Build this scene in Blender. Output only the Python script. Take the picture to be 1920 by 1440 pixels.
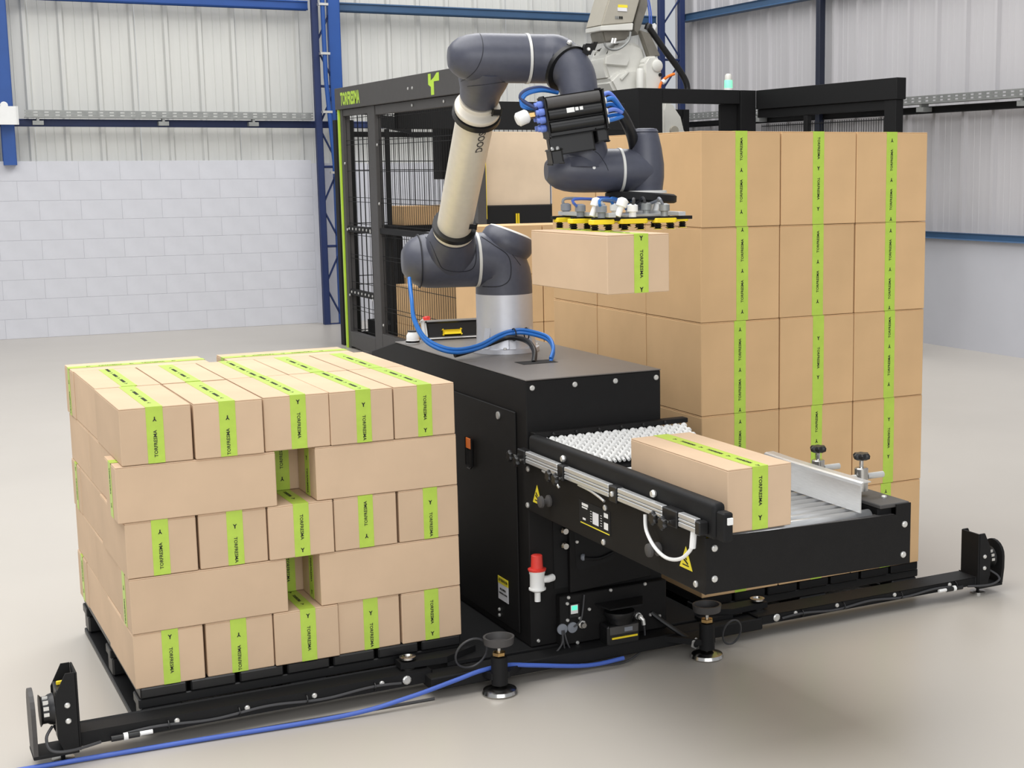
import bpy, bmesh, math, random
from mathutils import Vector, Matrix
random.seed(7)
V = Vector
scn = bpy.context.scene
for o in list(bpy.data.objects): bpy.data.objects.remove(o)
COL = scn.collection

# ------------------------------------------------------------------ camera
cam_d = bpy.data.cameras.new('camera'); cam = bpy.data.objects.new('camera', cam_d); COL.objects.link(cam)
R_ = V((0.876, -0.483, -0.008)).normalized(); F_ = V((0.476, 0.866, -0.151)).normalized()
R_ = (R_ - F_ * R_.dot(F_)).normalized(); U_ = R_.cross(F_)
cam.matrix_world = Matrix(((R_.x, U_.x, -F_.x, -0.635), (R_.y, U_.y, -F_.y, -4.234), (R_.z, U_.z, -F_.z, 1.614), (0, 0, 0, 1)))
cam_d.sensor_width = 36; cam_d.sensor_fit = 'HORIZONTAL'
cam_d.lens = 36 * 2720.6 / 1920; cam_d.shift_x = (960 - 1213.5) / 1920; cam_d.shift_y = (735.5 - 720) / 1920
cam_d.clip_start = 0.05; cam_d.clip_end = 100
scn.camera = cam
# ------------------------------------------------------------------ light and exposure
wd = bpy.data.worlds.new('daylight'); scn.world = wd; wd.use_nodes = True
wd.node_tree.nodes['Background'].inputs[0].default_value = (0.93, 0.96, 1.0, 1)
wd.node_tree.nodes['Background'].inputs[1].default_value = 0.56
def area(name, loc, size, power, col=(1, 1, 1), target=None):
    l = bpy.data.lights.new(name, 'AREA'); l.shape = 'RECTANGLE'; l.size, l.size_y = size; l.energy = power; l.color = col
    o = bpy.data.objects.new(name, l); COL.objects.link(o); o.location = loc
    if target: o.rotation_euler = (V(target) - V(loc)).to_track_quat('-Z', 'Y').to_euler()
    return o
area('roof_skylight', (-1.5, 1.0, 7.2), (7, 10), 800, (1.0, 0.99, 0.975))
area('roof_skylight_far', (5, 6.5, 7.2), (5, 6), 400, (1.0, 0.985, 0.97))
area('front_fill', (-1.5, -9, 3.6), (8, 4.5), 350, (0.98, 0.985, 1.0), (2.2, 1.0, 0.8))  # added fill from the camera side, brightens the fronts of the right stack
vs = scn.view_settings; vs.view_transform = 'Standard'; vs.look = 'None'; vs.gamma = 1; vs.use_curve_mapping = False
vs.exposure = 0.0

# ------------------------------------------------------------------ materials
def lin(c):
    return tuple(((x / 255) / 12.92 if x / 255 <= 0.04045 else ((x / 255 + 0.055) / 1.055) ** 2.4) for x in c)
def mat(name, rgb, rough=0.5, metal=0.0, var=0.06, nscale=8.0, bump=0.0, bscale=200.0, emit=0, spec=0.5, aniso=None, alpha=1, trans=0):
    m = bpy.data.materials.new(name); m.use_nodes = True; nt = m.node_tree; b = nt.nodes['Principled BSDF']
    c = lin(rgb); tc = nt.nodes.new('ShaderNodeTexCoord')
    n = nt.nodes.new('ShaderNodeTexNoise'); n.inputs['Scale'].default_value = nscale; n.inputs['Detail'].default_value = 4
    mp = nt.nodes.new('ShaderNodeMapping'); nt.links.new(tc.outputs['Object'], mp.inputs[0]); nt.links.new(mp.outputs[0], n.inputs['Vector'])
    if aniso: mp.inputs['Scale'].default_value = aniso
    r = nt.nodes.new('ShaderNodeValToRGB'); r.color_ramp.elements[0].position = 0.3; r.color_ramp.elements[1].position = 0.7
    r.color_ramp.elements[0].color = (*[x * (1 - var) for x in c], 1); r.color_ramp.elements[1].color = (*[min(1, x * (1 + var)) for x in c], 1)
    nt.links.new(n.outputs['Fac'], r.inputs[0]); nt.links.new(r.outputs[0], b.inputs['Base Color'])
    b.inputs['Roughness'].default_value = rough; b.inputs['Metallic'].default_value = metal
    b.inputs['Specular IOR Level'].default_value = spec
    if bump:
        n2 = nt.nodes.new('ShaderNodeTexNoise'); n2.inputs['Scale'].default_value = bscale; n2.inputs['Detail'].default_value = 2
        nt.links.new(mp.outputs[0], n2.inputs['Vector'])
        bp = nt.nodes.new('ShaderNodeBump'); bp.inputs['Strength'].default_value = bump; bp.inputs['Distance'].default_value = 0.002
        nt.links.new(n2.outputs['Fac'], bp.inputs['Height']); nt.links.new(bp.outputs[0], b.inputs['Normal'])
    if emit:
        b.inputs['Emission Color'].default_value = (*c, 1); b.inputs['Emission Strength'].default_value = emit
    if trans: b.inputs['Transmission Weight'].default_value = trans
    return m
def cardboard(name, rgb):
    m = mat(name, rgb, 0.78, 0, 0.05, 5, 0, spec=0.2); nt = m.node_tree; b = nt.nodes['Principled BSDF']
    tc = nt.nodes['Texture Coordinate']
    w = nt.nodes.new('ShaderNodeTexNoise'); mp = nt.nodes.new('ShaderNodeMapping'); mp.inputs['Scale'].default_value = (160, 160, 6)
    w.inputs['Scale'].default_value = 1; nt.links.new(tc.outputs['Object'], mp.inputs[0]); nt.links.new(mp.outputs[0], w.inputs['Vector'])
    bp = nt.nodes.new('ShaderNodeBump'); bp.inputs['Strength'].default_value = 0.12; bp.inputs['Distance'].default_value = 0.001
    nt.links.new(w.outputs['Fac'], bp.inputs['Height']); nt.links.new(bp.outputs[0], b.inputs['Normal'])
    # slight tone difference from carton to carton
    src = b.inputs['Base Color'].links[0].from_socket
    oi = nt.nodes.new('ShaderNodeObjectInfo'); mr = nt.nodes.new('ShaderNodeMapRange'); mr.inputs['To Min'].default_value = 0.96; mr.inputs['To Max'].default_value = 1.04
    nt.links.new(oi.outputs['Random'], mr.inputs['Value']); mx = nt.nodes.new('ShaderNodeVectorMath'); mx.operation = 'SCALE'
    nt.links.new(src, mx.inputs[0]); nt.links.new(mr.outputs[0], mx.inputs['Scale']); nt.links.new(mx.outputs[0], b.inputs['Base Color'])
    return m
K = {}
K['card'] = cardboard('cardboard_pale', (206, 179, 150))
K['card2'] = cardboard('cardboard_kraft', (210, 174, 130))
K['card3'] = cardboard('cardboard_light', (228, 206, 178))
K['tape'] = mat('green_tape', (178, 207, 78), 0.35, 0, 0.05, 30, 0.25, 60)
K['ink'] = mat('black_ink', (22, 26, 20), 0.5)
K['black'] = mat('black_powder_coat', (21, 20, 20), 0.58, 0, 0.08, 30, 0.35, 900, spec=0.25)
K['blackm'] = mat('matt_black_steel', (19, 19, 20), 0.62, 0, 0.08, 20, 0.2, 500, spec=0.3)
K['blackp'] = mat('black_plastic', (20, 20, 21), 0.4, 0, 0.08, 20)
K['void'] = mat('dark_interior', (9, 9, 10), 0.8)
K['cover'] = mat('dark_grey_cover', (76, 74, 73), 0.5, 0, 0.05, 20, 0.2, 700, spec=0.35)
K['top'] = mat('grey_top_plate', (104, 99, 95), 0.42, 0, 0.04, 20, 0.15, 700, spec=0.5)
K['robot'] = mat('slate_blue_robot_paint', (72, 74, 86), 0.38, 0, 0.06, 60, 0.12, 700)
K['robot_line'] = mat('dark_panel_line', (25, 27, 36), 0.6)
K['silver'] = mat('silver_robot_paint', (224, 217, 203), 0.42, 0.2, 0.03, 40)
K['silver2'] = mat('cast_aluminium_paint', (208, 209, 215), 0.36, 0.45, 0.02, 40)
K['alu'] = mat('brushed_aluminium', (214, 215, 215), 0.32, 0.65, 0.05, 30, aniso=(1, 1, 12))
K['steel'] = mat('polished_steel', (190, 188, 184), 0.22, 1.0, 0.05, 20)
K['brass'] = mat('yellow_zinc_nut', (200, 165, 110), 0.3, 1.0, 0.05, 20)
K['bolt'] = mat('zinc_bolt', (215, 214, 210), 0.35, 0.6, 0.04, 40)
K['white'] = mat('white_plastic', (236, 236, 234), 0.4, 0, 0.02, 20)
K['ring'] = mat('pale_grey_ring', (214, 213, 208), 0.4, 0, 0.02, 20)
K['offw'] = mat('warm_white_robot_paint', (214, 213, 206), 0.42, 0, 0.03, 10)
K['greyb'] = mat('warm_grey_enamel', (170, 165, 152), 0.4, 0, 0.03, 10)
K['brushst'] = mat('bare_sheet_steel', (132, 128, 118), 0.4, 0.5, 0.08, 12)
K['red'] = mat('red_plastic', (222, 62, 52), 0.4)
K['orange'] = mat('orange_plastic', (240, 120, 30), 0.4)
K['yellow'] = mat('yellow_plastic', (245, 215, 40), 0.45)
K['warn'] = mat('warning_yellow', (238, 220, 60), 0.4)
K['bluehose'] = mat('blue_hose', (40, 110, 190), 0.35)
K['bluecable'] = mat('blue_cable', (70, 100, 185), 0.4)
K['ltblue'] = mat('light_blue_fitting', (110, 135, 215), 0.4)
K['cable'] = mat('dark_grey_cable', (60, 60, 62), 0.45)
K['bluesteel'] = mat('blue_steel_paint', (32, 78, 150), 0.45, 0, 0.06, 6)
K['navy'] = mat('navy_steel_paint', (32, 48, 92), 0.5, 0, 0.06, 6)
K['navyd'] = mat('near_black_navy_paint', (22, 29, 48), 0.5)
K['blueg'] = mat('dull_blue_girt_paint', (52, 84, 118), 0.5, 0, 0.06, 6)
K['galv'] = mat('galvanised_steel', (150, 152, 150), 0.5, 0.5, 0.1, 20)
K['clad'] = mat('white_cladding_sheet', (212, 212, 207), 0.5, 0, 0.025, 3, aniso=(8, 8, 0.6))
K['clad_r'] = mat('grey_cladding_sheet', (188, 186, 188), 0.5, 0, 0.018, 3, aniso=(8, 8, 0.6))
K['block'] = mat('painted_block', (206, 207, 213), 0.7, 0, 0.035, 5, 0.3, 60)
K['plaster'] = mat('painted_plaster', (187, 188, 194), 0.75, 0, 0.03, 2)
K['glow'] = mat('green_lamp', (135, 235, 190), 0.4, emit=0.55)
K['led'] = mat('led_screen', (90, 230, 190), 0.4, emit=0.8)
K['lime'] = mat('lime_paint', (190, 228, 60), 0.4)
K['grey'] = mat('mid_grey_plastic', (128, 132, 140), 0.5)
K['glassy'] = mat('white_label', (225, 225, 228), 0.4)
# polished concrete floor
fm = mat('epoxy_floor', (188, 182, 173), 0.3, 0, 0.05, 0.5); K['floor'] = fm
nt = fm.node_tree; b = nt.nodes['Principled BSDF']
n2 = nt.nodes.new('ShaderNodeTexNoise'); n2.inputs['Scale'].default_value = 2.2; n2.inputs['Detail'].default_value = 5
nt.links.new(nt.nodes['Texture Coordinate'].outputs['Object'], n2.inputs['Vector'])
mr = nt.nodes.new('ShaderNodeMapRange'); mr.inputs['To Min'].default_value = 0.3; mr.inputs['To Max'].default_value = 0.36
nt.links.new(n2.outputs['Fac'], mr.inputs['Value']); nt.links.new(mr.outputs[0], b.inputs['Roughness'])

# ------------------------------------------------------------------ mesh building
class MB:
    def __init__(s): s.bm = bmesh.new()
    def box(s, a, c, bev=0.0, seg=1):
        a, c = V(a), V(c); ret = bmesh.ops.create_cube(s.bm, size=1)
        vs_ = ret['verts']; d = c - a
        for v in vs_: v.co = V((v.co.x * d.x, v.co.y * d.y, v.co.z * d.z)) + (a + c) / 2
        if bev:
            es = list({e for v in vs_ for e in v.link_edges})
            bmesh.ops.bevel(s.bm, geom=es, offset=bev, segments=seg, affect='EDGES', profile=0.5)
        return s
    def obox(s, c, ex, ey, ez, bev=0):            # oriented box: centre + half-axis vectors
        ret = bmesh.ops.create_cube(s.bm, size=2); vs_ = ret['verts']; c, ex, ey, ez = V(c), V(ex), V(ey), V(ez)
        for v in vs_: v.co = c + ex * v.co.x + ey * v.co.y + ez * v.co.z
        if bev: bmesh.ops.bevel(s.bm, geom=list({e for v in vs_ for e in v.link_edges}), offset=bev, segments=1, affect='EDGES')
        return s
    def rings(s, rs, cap=True, closed=False):     # list of rings of points
        R = [[s.bm.verts.new(p) for p in r] for r in rs]; n = len(R[0])
        m = len(R) if closed else len(R) - 1
        for i in range(m):
            A_, B_ = R[i], R[(i + 1) % len(R)]
            for j in range(n): s.bm.faces.new((A_[j], A_[(j + 1) % n], B_[(j + 1) % n], B_[j]))
        if cap and not closed:
            s.bm.faces.new(list(reversed(R[0]))); s.bm.faces.new(R[-1])
        return s
    def lathe(s, o, ax, prof, seg=24, cap=True, sx=1.0, xdir=None):  # prof: (distance along axis, radius)
        o, ax = V(o), V(ax).normalized(); x = (V(xdir) if xdir else (V((0, 0, 1)) if abs(ax.z) < 0.9 else V((1, 0, 0)))); x = (x - ax * x.dot(ax)).normalized(); y = ax.cross(x)
        return s.rings([[o + ax * t + x * (max(r, 1e-4) * math.cos(2 * math.pi * k / seg)) * sx + y * (max(r, 1e-4) * math.sin(2 * math.pi * k / seg)) for k in range(seg)] for t, r in prof], cap)
    def cyl(s, a, c, r, r2=None, seg=16):
        a, c = V(a), V(c); return s.lathe(a, c - a, [(0, r), ((c - a).length, r if r2 is None else r2)], seg)
    def tube(s, pts, r, seg=10, smooth=0, closed=False):
        P = [V(p) for p in pts]
        if smooth: P = catmull(P, smooth, closed)
        n = len(P); rs = []; up = None
        rf = r if callable(r) else (lambda u: r)
        for i, p in enumerate(P):
            if closed: t = (P[(i + 1) % n] - P[i - 1]).normalized()
            else: t = (P[min(i + 1, n - 1)] - P[max(i - 1, 0)]).normalized()
            if up is None: up = V((0, 0, 1)) if abs(t.z) < 0.9 else V((1, 0, 0))
            up = (up - t * up.dot(t)).normalized(); w = t.cross(up); rr = rf(i / max(1, n - 1))
            rs.append([p + up * (rr * math.cos(2 * math.pi * k / seg)) + w * (rr * math.sin(2 * math.pi * k / seg)) for k in range(seg)])
        return s.rings(rs, True, closed)
    def prism(s, poly, d):                        # polygon (3-D points) extruded by vector d
        P = [V(p) for p in poly]; d = V(d)
        return s.rings([P, [p + d for p in P]])
    def done(s): bmesh.ops.recalc_face_normals(s.bm, faces=s.bm.faces); return s
def catmull(P, k, closed=False):
    out = []; n = len(P)
    for i in range(n if closed else n - 1):
        if closed: p0, p1, p2, p3 = P[i - 1], P[i], P[(i + 1) % n], P[(i + 2) % n]
        else: p0, p1, p2, p3 = P[max(i - 1, 0)], P[i], P[i + 1], P[min(i + 2, n - 1)]
        for j in range(k):
            t = j / k
            out.append(0.5 * ((2 * p1) + (p2 - p0) * t + (2 * p0 - 5 * p1 + 4 * p2 - p3) * t * t + (3 * p1 - p0 - 3 * p2 + p3) * t ** 3))
    if not closed: out.append(P[-1])
    return out
WL = {}
def wl(o): return WL.get(o.name, V((0, 0, 0)))
def link(name, me, m, parent=None, origin=None):
    o = bpy.data.objects.new(name, me); COL.objects.link(o)
    if m is not None and not me.materials:
        me.materials.append(m)
    if parent is not None:
        o.parent = parent; WL[o.name] = wl(parent)
    else:
        o.location = origin or (0, 0, 0); WL[o.name] = V(origin or (0, 0, 0))
    return o
def part(name, mb, m, parent=None, smooth=False, origin=None, label=None, ang=40):
    """mesh given in world coordinates -> object (child of parent, or top-level with origin)"""
    mb.done(); me = bpy.data.meshes.new(name); mb.bm.to_mesh(me); mb.bm.free()
    if parent is None and origin is None:
        xs = [v.co for v in me.vertices]
        origin = V(((min(v.x for v in xs) + max(v.x for v in xs)) / 2, (min(v.y for v in xs) + max(v.y for v in xs)) / 2, min(v.z for v in xs)))
    off = wl(parent) if parent is not None else V(origin)
    me.transform(Matrix.Translation(-off))
    if smooth:
        for p in me.polygons: p.use_smooth = True
        me.set_sharp_from_angle(angle=math.radians(ang))
    o = link(name, me, K[m] if isinstance(m, str) else m, parent, origin if parent is None else None)
    if label: o['label'] = label
    return o
def thing(name, loc, label, cat, group=None):
    o = bpy.data.objects.new(name, None); COL.objects.link(o); o.location = loc; WL[o.name] = V(loc); o.empty_display_size = 0.1
    return tag(o, label, cat, group)
def tag(o, label, cat, group=None, kind=None):
    o['label'] = label; o['category'] = cat
    if group: o['group'] = group
    if kind: o['kind'] = kind
    return o
def struct(o): o['kind'] = 'structure'; return o
def stuff(o): o['kind'] = 'stuff'; return o
def copy_tree(o, parent=None):
    c = o.copy(); COL.objects.link(c)
    if parent is not None: c.parent = parent
    for ch in list(o.children): copy_tree(ch, c)
    return c
def text_mesh(txt, size, bold=0.0, extrude=0.0004):
    """flat lettering as mesh: centred at origin in the XY plane, facing +Z"""
    cu = bpy.data.curves.new('t', 'FONT'); cu.body = txt; cu.size = size; cu.align_x = 'CENTER'; cu.align_y = 'CENTER'; cu.extrude = extrude; cu.offset = bold; cu.resolution_u = 2
    o = bpy.data.objects.new('t', cu); COL.objects.link(o)
    dg = bpy.context.evaluated_depsgraph_get(); me = bpy.data.meshes.new_from_object(o.evaluated_get(dg))
    bpy.data.objects.remove(o); bpy.data.curves.remove(cu); return me
def place(me, M_):
    m2 = me.copy(); m2.transform(M_); return m2
def frame(o, x, y):   # matrix with local X -> x, local Y -> y, Z -> x cross y, at o
    x, y = V(x).normalized(), V(y).normalized(); z = x.cross(y); o = V(o)
    return Matrix(((x.x, y.x, z.x, o.x), (x.y, y.y, z.y, o.y), (x.z, y.z, z.z, o.z), (0, 0, 0, 1)))
def add_mesh(mb, me, M_):
    m2 = me.copy(); m2.transform(M_); mb.bm.from_mesh(m2); bpy.data.meshes.remove(m2); return mb
def lettering(txt, size, M_, m, parent, bold=0.0, name='lettering', sx=1.0, sy=1.0):
    me = text_mesh(txt, size, bold); me.materials.clear()
    me.transform(Matrix.Diagonal((sx, sy, 1, 1))); me.transform(M_); me.transform(Matrix.Translation(-wl(parent)))
    return link(name, me, K[m], parent)
def bolts(parent, pts, n, r=0.008, m='bolt', h=0.006, name='bolt'):
    n = V(n).normalized(); c = V(pts[0]); me = None
    for p in pts:
        if me is None:
            mb = MB(); mb.lathe((0, 0, 0), n, [(0, r), (h * .6, r), (h, r * .7)], 10); mb.done(); me = bpy.data.meshes.new('bolt'); mb.bm.to_mesh(me); mb.bm.free(); me.materials.append(K[m])
        o = bpy.data.objects.new(name, me); COL.objects.link(o); o.parent = parent; o.location = V(p) - wl(parent)

exec_parts = []
X, Y, Z = V((1, 0, 0)), V((0, 1, 0)), V((0, 0, 1))
# ================================================================== SETTING
mb = MB(); mb.box((-14, -14, -0.1), (12, 14, 0)); struct(part('floor', mb, 'floor', origin=(0, 0, 0)))
# back wall (block dado + sheet cladding), slightly skewed to the machine
WANG = -0.048
WC = V((8.118, 11.102, 0)); WD = V((-math.cos(0.048), math.sin(0.048) * 1, 0)); WN = V((WD.y, -WD.x, 0)); WN = WN if WN.y < 0 else -WN
WLEN = 14.0
def wp(s, d, z): return WC + WD * s + WN * d + Z * z     # s along wall from corner, d out of wall towards room
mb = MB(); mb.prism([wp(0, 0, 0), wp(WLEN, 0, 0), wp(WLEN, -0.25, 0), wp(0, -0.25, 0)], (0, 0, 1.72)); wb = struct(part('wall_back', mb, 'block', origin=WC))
wb['label'] = 'white painted concrete block dado under pale sheet cladding'
# blocks (0.39 x 0.19), running bond, in shared-mesh pieces
H0 = 0.195
def block_mesh(L):
    mb = MB(); mb.box((0.001, -0.0, 0.001), (L - 0.001, 0.003, H0 - 0.001), 0.0012); mb.done(); me = bpy.data.meshes.new('block'); mb.bm.to_mesh(me); mb.bm.free(); me.materials.append(K['block']); return me
BM = {0.39: block_mesh(0.39), 0.195: block_mesh(0.195)}
rotw = math.atan2(WD.y, WD.x)
cnt = 0
for r in range(9):
    s = 4.3 if r % 2 else 4.305; first = r % 2
    while s < 10.8 and cnt < 290:
        L = 0.195 if first else 0.39
        first = 0
        o = bpy.data.objects.new('concrete_block', BM[L]); COL.objects.link(o); o.parent = wb
        o.location = wp(s, 0, r * H0) - WC; o.rotation_euler = (0, 0, rotw); s += L; cnt += 1
        # local +y must face the room
# cladding sheets 1.0 m wide with three ribs each
def sheet(P0, D, N, w, z0, z1, par, m):
    prof = []; p = w / 3
    for k in range(3):
        b0 = k * p
        prof += [(b0, 0.0), (b0 + 0.018, 0.035), (b0 + 0.052, 0.035), (b0 + 0.07, 0.0)]
        for q in (0.155, 0.235): prof += [(b0 + q - .006, 0), (b0 + q, 0.004), (b0 + q + .006, 0)]
    prof += [(w - 0.003, 0.0)]
    mb = MB(); bm = mb.bm; a = []; c = []
    for s_, d_ in prof:
        q = P0 + D * s_ + N * d_; a.append(bm.verts.new(q + Z * z0)); c.append(bm.verts.new(q + Z * z1))
    for i in range(len(a) - 1): bm.faces.new((a[i], a[i + 1], c[i + 1], c[i]))
    return part('cladding_sheet', mb, m, par)
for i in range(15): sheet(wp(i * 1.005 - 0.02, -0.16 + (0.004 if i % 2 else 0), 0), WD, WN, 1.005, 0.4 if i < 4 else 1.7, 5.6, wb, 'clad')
# right wall
RX = 8.118
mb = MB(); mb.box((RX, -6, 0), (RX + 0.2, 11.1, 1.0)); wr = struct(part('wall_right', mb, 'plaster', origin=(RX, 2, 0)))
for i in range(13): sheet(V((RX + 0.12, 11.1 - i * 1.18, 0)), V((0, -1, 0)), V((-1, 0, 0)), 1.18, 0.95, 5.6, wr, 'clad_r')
# girts, columns ------------------------------------------------------
def girt(name, a, c, r, m, label):
    mb = MB(); a, c = V(a), V(c); d = (c - a).normalized(); w = d.cross(Z).normalized()
    mb.obox((a + c) / 2, (c - a) / 2, w * r, Z * r, r * 0.4)
    return tag(part(name, mb, m), label, 'beam')
girt('wall_girt', wp(4.3, 0.02, 3.36), wp(13.5, 0.02, 3.36), 0.035, 'bluesteel', 'bright blue tube high on the back wall, left of the lattice column')
girt('wall_girt', wp(0.2, 0.02, 3.36), wp(4.02, 0.02, 3.36), 0.035, 'blueg', 'dull blue tube high on the back wall above the robot arm')
girt('wall_girt', wp(0.2, 0.02, 2.128), wp(13.5, 0.02, 2.128), 0.026, 'navy', 'dark navy horizontal tube under the cable tray on back wall')
girt('wall_girt', (RX + 0.03, 10.8, 3.36), (RX + 0.03, -4, 3.36), 0.04, 'blueg', 'dull blue tube sloping across the top of right wall')
girt('wall_girt', (RX + 0.03, 10.8, 2.14), (RX + 0.03, -4, 2.14), 0.03, 'blackm', 'blackish tube under the cable tray on the right wall')
girt('wall_rail', (RX - 0.01, 10.8, 1.01), (RX - 0.01, -4, 1.01), 0.03, 'blueg', 'dull blue tube along the top of the plastered dado at right')
def column(name, P, w, d, m, label, z0=0, z1=5.6):
    mb = MB(); mb.obox(P + Z * ((z0 + z1) / 2), WD * w / 2, WN * d / 2, Z * ((z1 - z0) / 2), 0.004); return tag(part(name, mb, m), label, 'column')
column('steel_column', wp(7.275, 0.03, 0), 0.115, 0.13, 'bluesteel', 'bright blue column at the left edge beside the emergency lamp', 1.72)
mb = MB(); mb.obox(wp(7.39, -0.02, 3.6), WD * 0.02, WN * 0.02, Z * 1.85); tag(part('flashing_strip', mb, 'clad'), 'pale vertical flashing strip beside the leftmost blue column', 'trim')
def lattice(P, w, m1, m2, label, D=WD, bars=0.42, wide=0):
    t = thing('lattice_column', P, label, 'column')
    for k in (-1, 1):
        mb = MB(); mb.obox(P + D * (k * w / 2) + Z * 2.8, D * (0.06 if (k < 0 and wide) else 0.03), WN * 0.03, Z * 2.8, 0.004); part('chord', mb, m1 if k > 0 else m2, t)
    n = int(5.6 / bars)
    for k in range(n):
        a = P + D * (-w / 2) + Z * (k * bars); c = P + D * (w / 2) + Z * ((k + 1) * bars)
        if k % 2: a, c = P + D * (w / 2) + Z * (k * bars), P + D * (-w / 2) + Z * ((k + 1) * bars)
        mb = MB(); mb.cyl(a, c, 0.011, seg=6); part('lacing_bar', mb, m1, t)
        if k % 2 == 0:
            mb = MB(); mb.cyl(P + D * (-w / 2) + Z * (k * bars), P + D * (w / 2) + Z * (k * bars), 0.014, seg=6); part('batten', mb, m1, t)
    return t
lattice(wp(4.16, 0.22, 0), 0.2, 'navy', 'bluesteel', 'blue lattice column behind the left post of the mesh cage', wide=1)
mb = MB(); mb.tube([wp(4.21, 0.32, 5.5), wp(4.19, 0.32, 2.6), wp(4.13, 0.33, 1.62)], 0.024, 10)
t = thing('downpipe', wp(4.13, 0.33, 1.6), 'bright blue pipe with clips running down the lattice column', 'pipe'); part('pipe', mb, 'bluesteel', t, True)
for z in (3.35, 2.85, 2.25, 1.62):
    mb = MB(); mb.obox(wp(4.19 if z > 2 else 4.13, 0.31, z), WD * 0.05, WN * 0.04, Z * 0.012); part('pipe_clip', mb, 'bolt', t)
lattice(V((7.93, 10.7, 0)), 0.26, 'navy', 'navy', 'dark navy lattice column in the corner behind the white robot', bars=0.36)
mb = MB(); mb.box((RX - 0.05, 7.96, 1.05), (RX + 0.02, 8.03, 5.6), 0.004); tag(part('steel_column', mb, 'navyd'), 'near-black column standing against the right wall cladding', 'column')
# cable trays ---------------------------------------------------------
def tray(P, Q, N, label, brk):
    t = thing('cable_tray', (P + Q) / 2, label, 'cable tray'); D = (Q - P).normalized(); L = (Q - P).length
    mb = MB(); mb.prism([P, P + N * 0.1, P + N * 0.1 + Z * 0.005, P + Z * 0.005], Q - P); part('tray_base', mb, 'galv', t)
    # perforated lip: strips between slots
    for k, (z0, z1) in enumerate(((0.0, 0.018), (0.03, 0.046), (0.058, 0.072))):
        mb = MB(); mb.prism([P + N * 0.1 + Z * z0, P + N * 0.104 + Z * z0, P + N * 0.104 + Z * z1, P + N * 0.1 + Z * z1], Q - P); part('tray_lip', mb, 'galv', t)
    mb = MB(); n = int(L / 0.1)
    for k in range(n):
        c = P + D * ((k + .5) * L / n) + N * 0.102
        for zz in (.024, .052): mb.obox(c + Z * zz, D * 0.03, N * 0.002, Z * 0.007)
    stuff(part('slot_bridge', mb, 'galv', t))
    for s_ in brk:
        c = P + D * s_ + N * 0.05; mb = MB(); mb.obox(c - Z * 0.05, D * 0.05, N * 0.05, Z * 0.02); mb.obox(c - Z * 0.02, D * 0.012, N * 0.045, Z * 0.03); part('bracket', mb, 'galv', t)
tray(wp(7.12, 0.05, 2.175), wp(4.3, 0.05, 2.175), WN, 'galvanised perforated cable tray on the back wall', (0.12, 1.3, 2.2))
tray(V((RX - 0.02, 10.5, 2.19)), V((RX - 0.02, -3, 2.19)), V((-1, 0, 0)), 'galvanised perforated cable tray along the right wall', (1.5, 4.2, 5.5, 7.2))
# emergency lamp
E0 = wp(7.36, 0.2, 2.12)
t = thing('emergency_lamp', E0, 'white twin-head emergency lamp box at the left edge', 'lamp')
mb = MB(); mb.obox(E0 + Z * 0.07, WD * 0.17, WN * 0.04, Z * 0.075, 0.012); part('housing', mb, 'white', t)
for k in (-0.1, 0.06):
    mb = MB(); c = E0 - WD * k + Z * 0.165; mb.lathe(c - WN * 0.02, WN, [(0, 0.025), (0.03, 0.03), (0.05, 0.036), (0.055, 0.03)], 14); part('lamp_head', mb, 'white', t, True)
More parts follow.
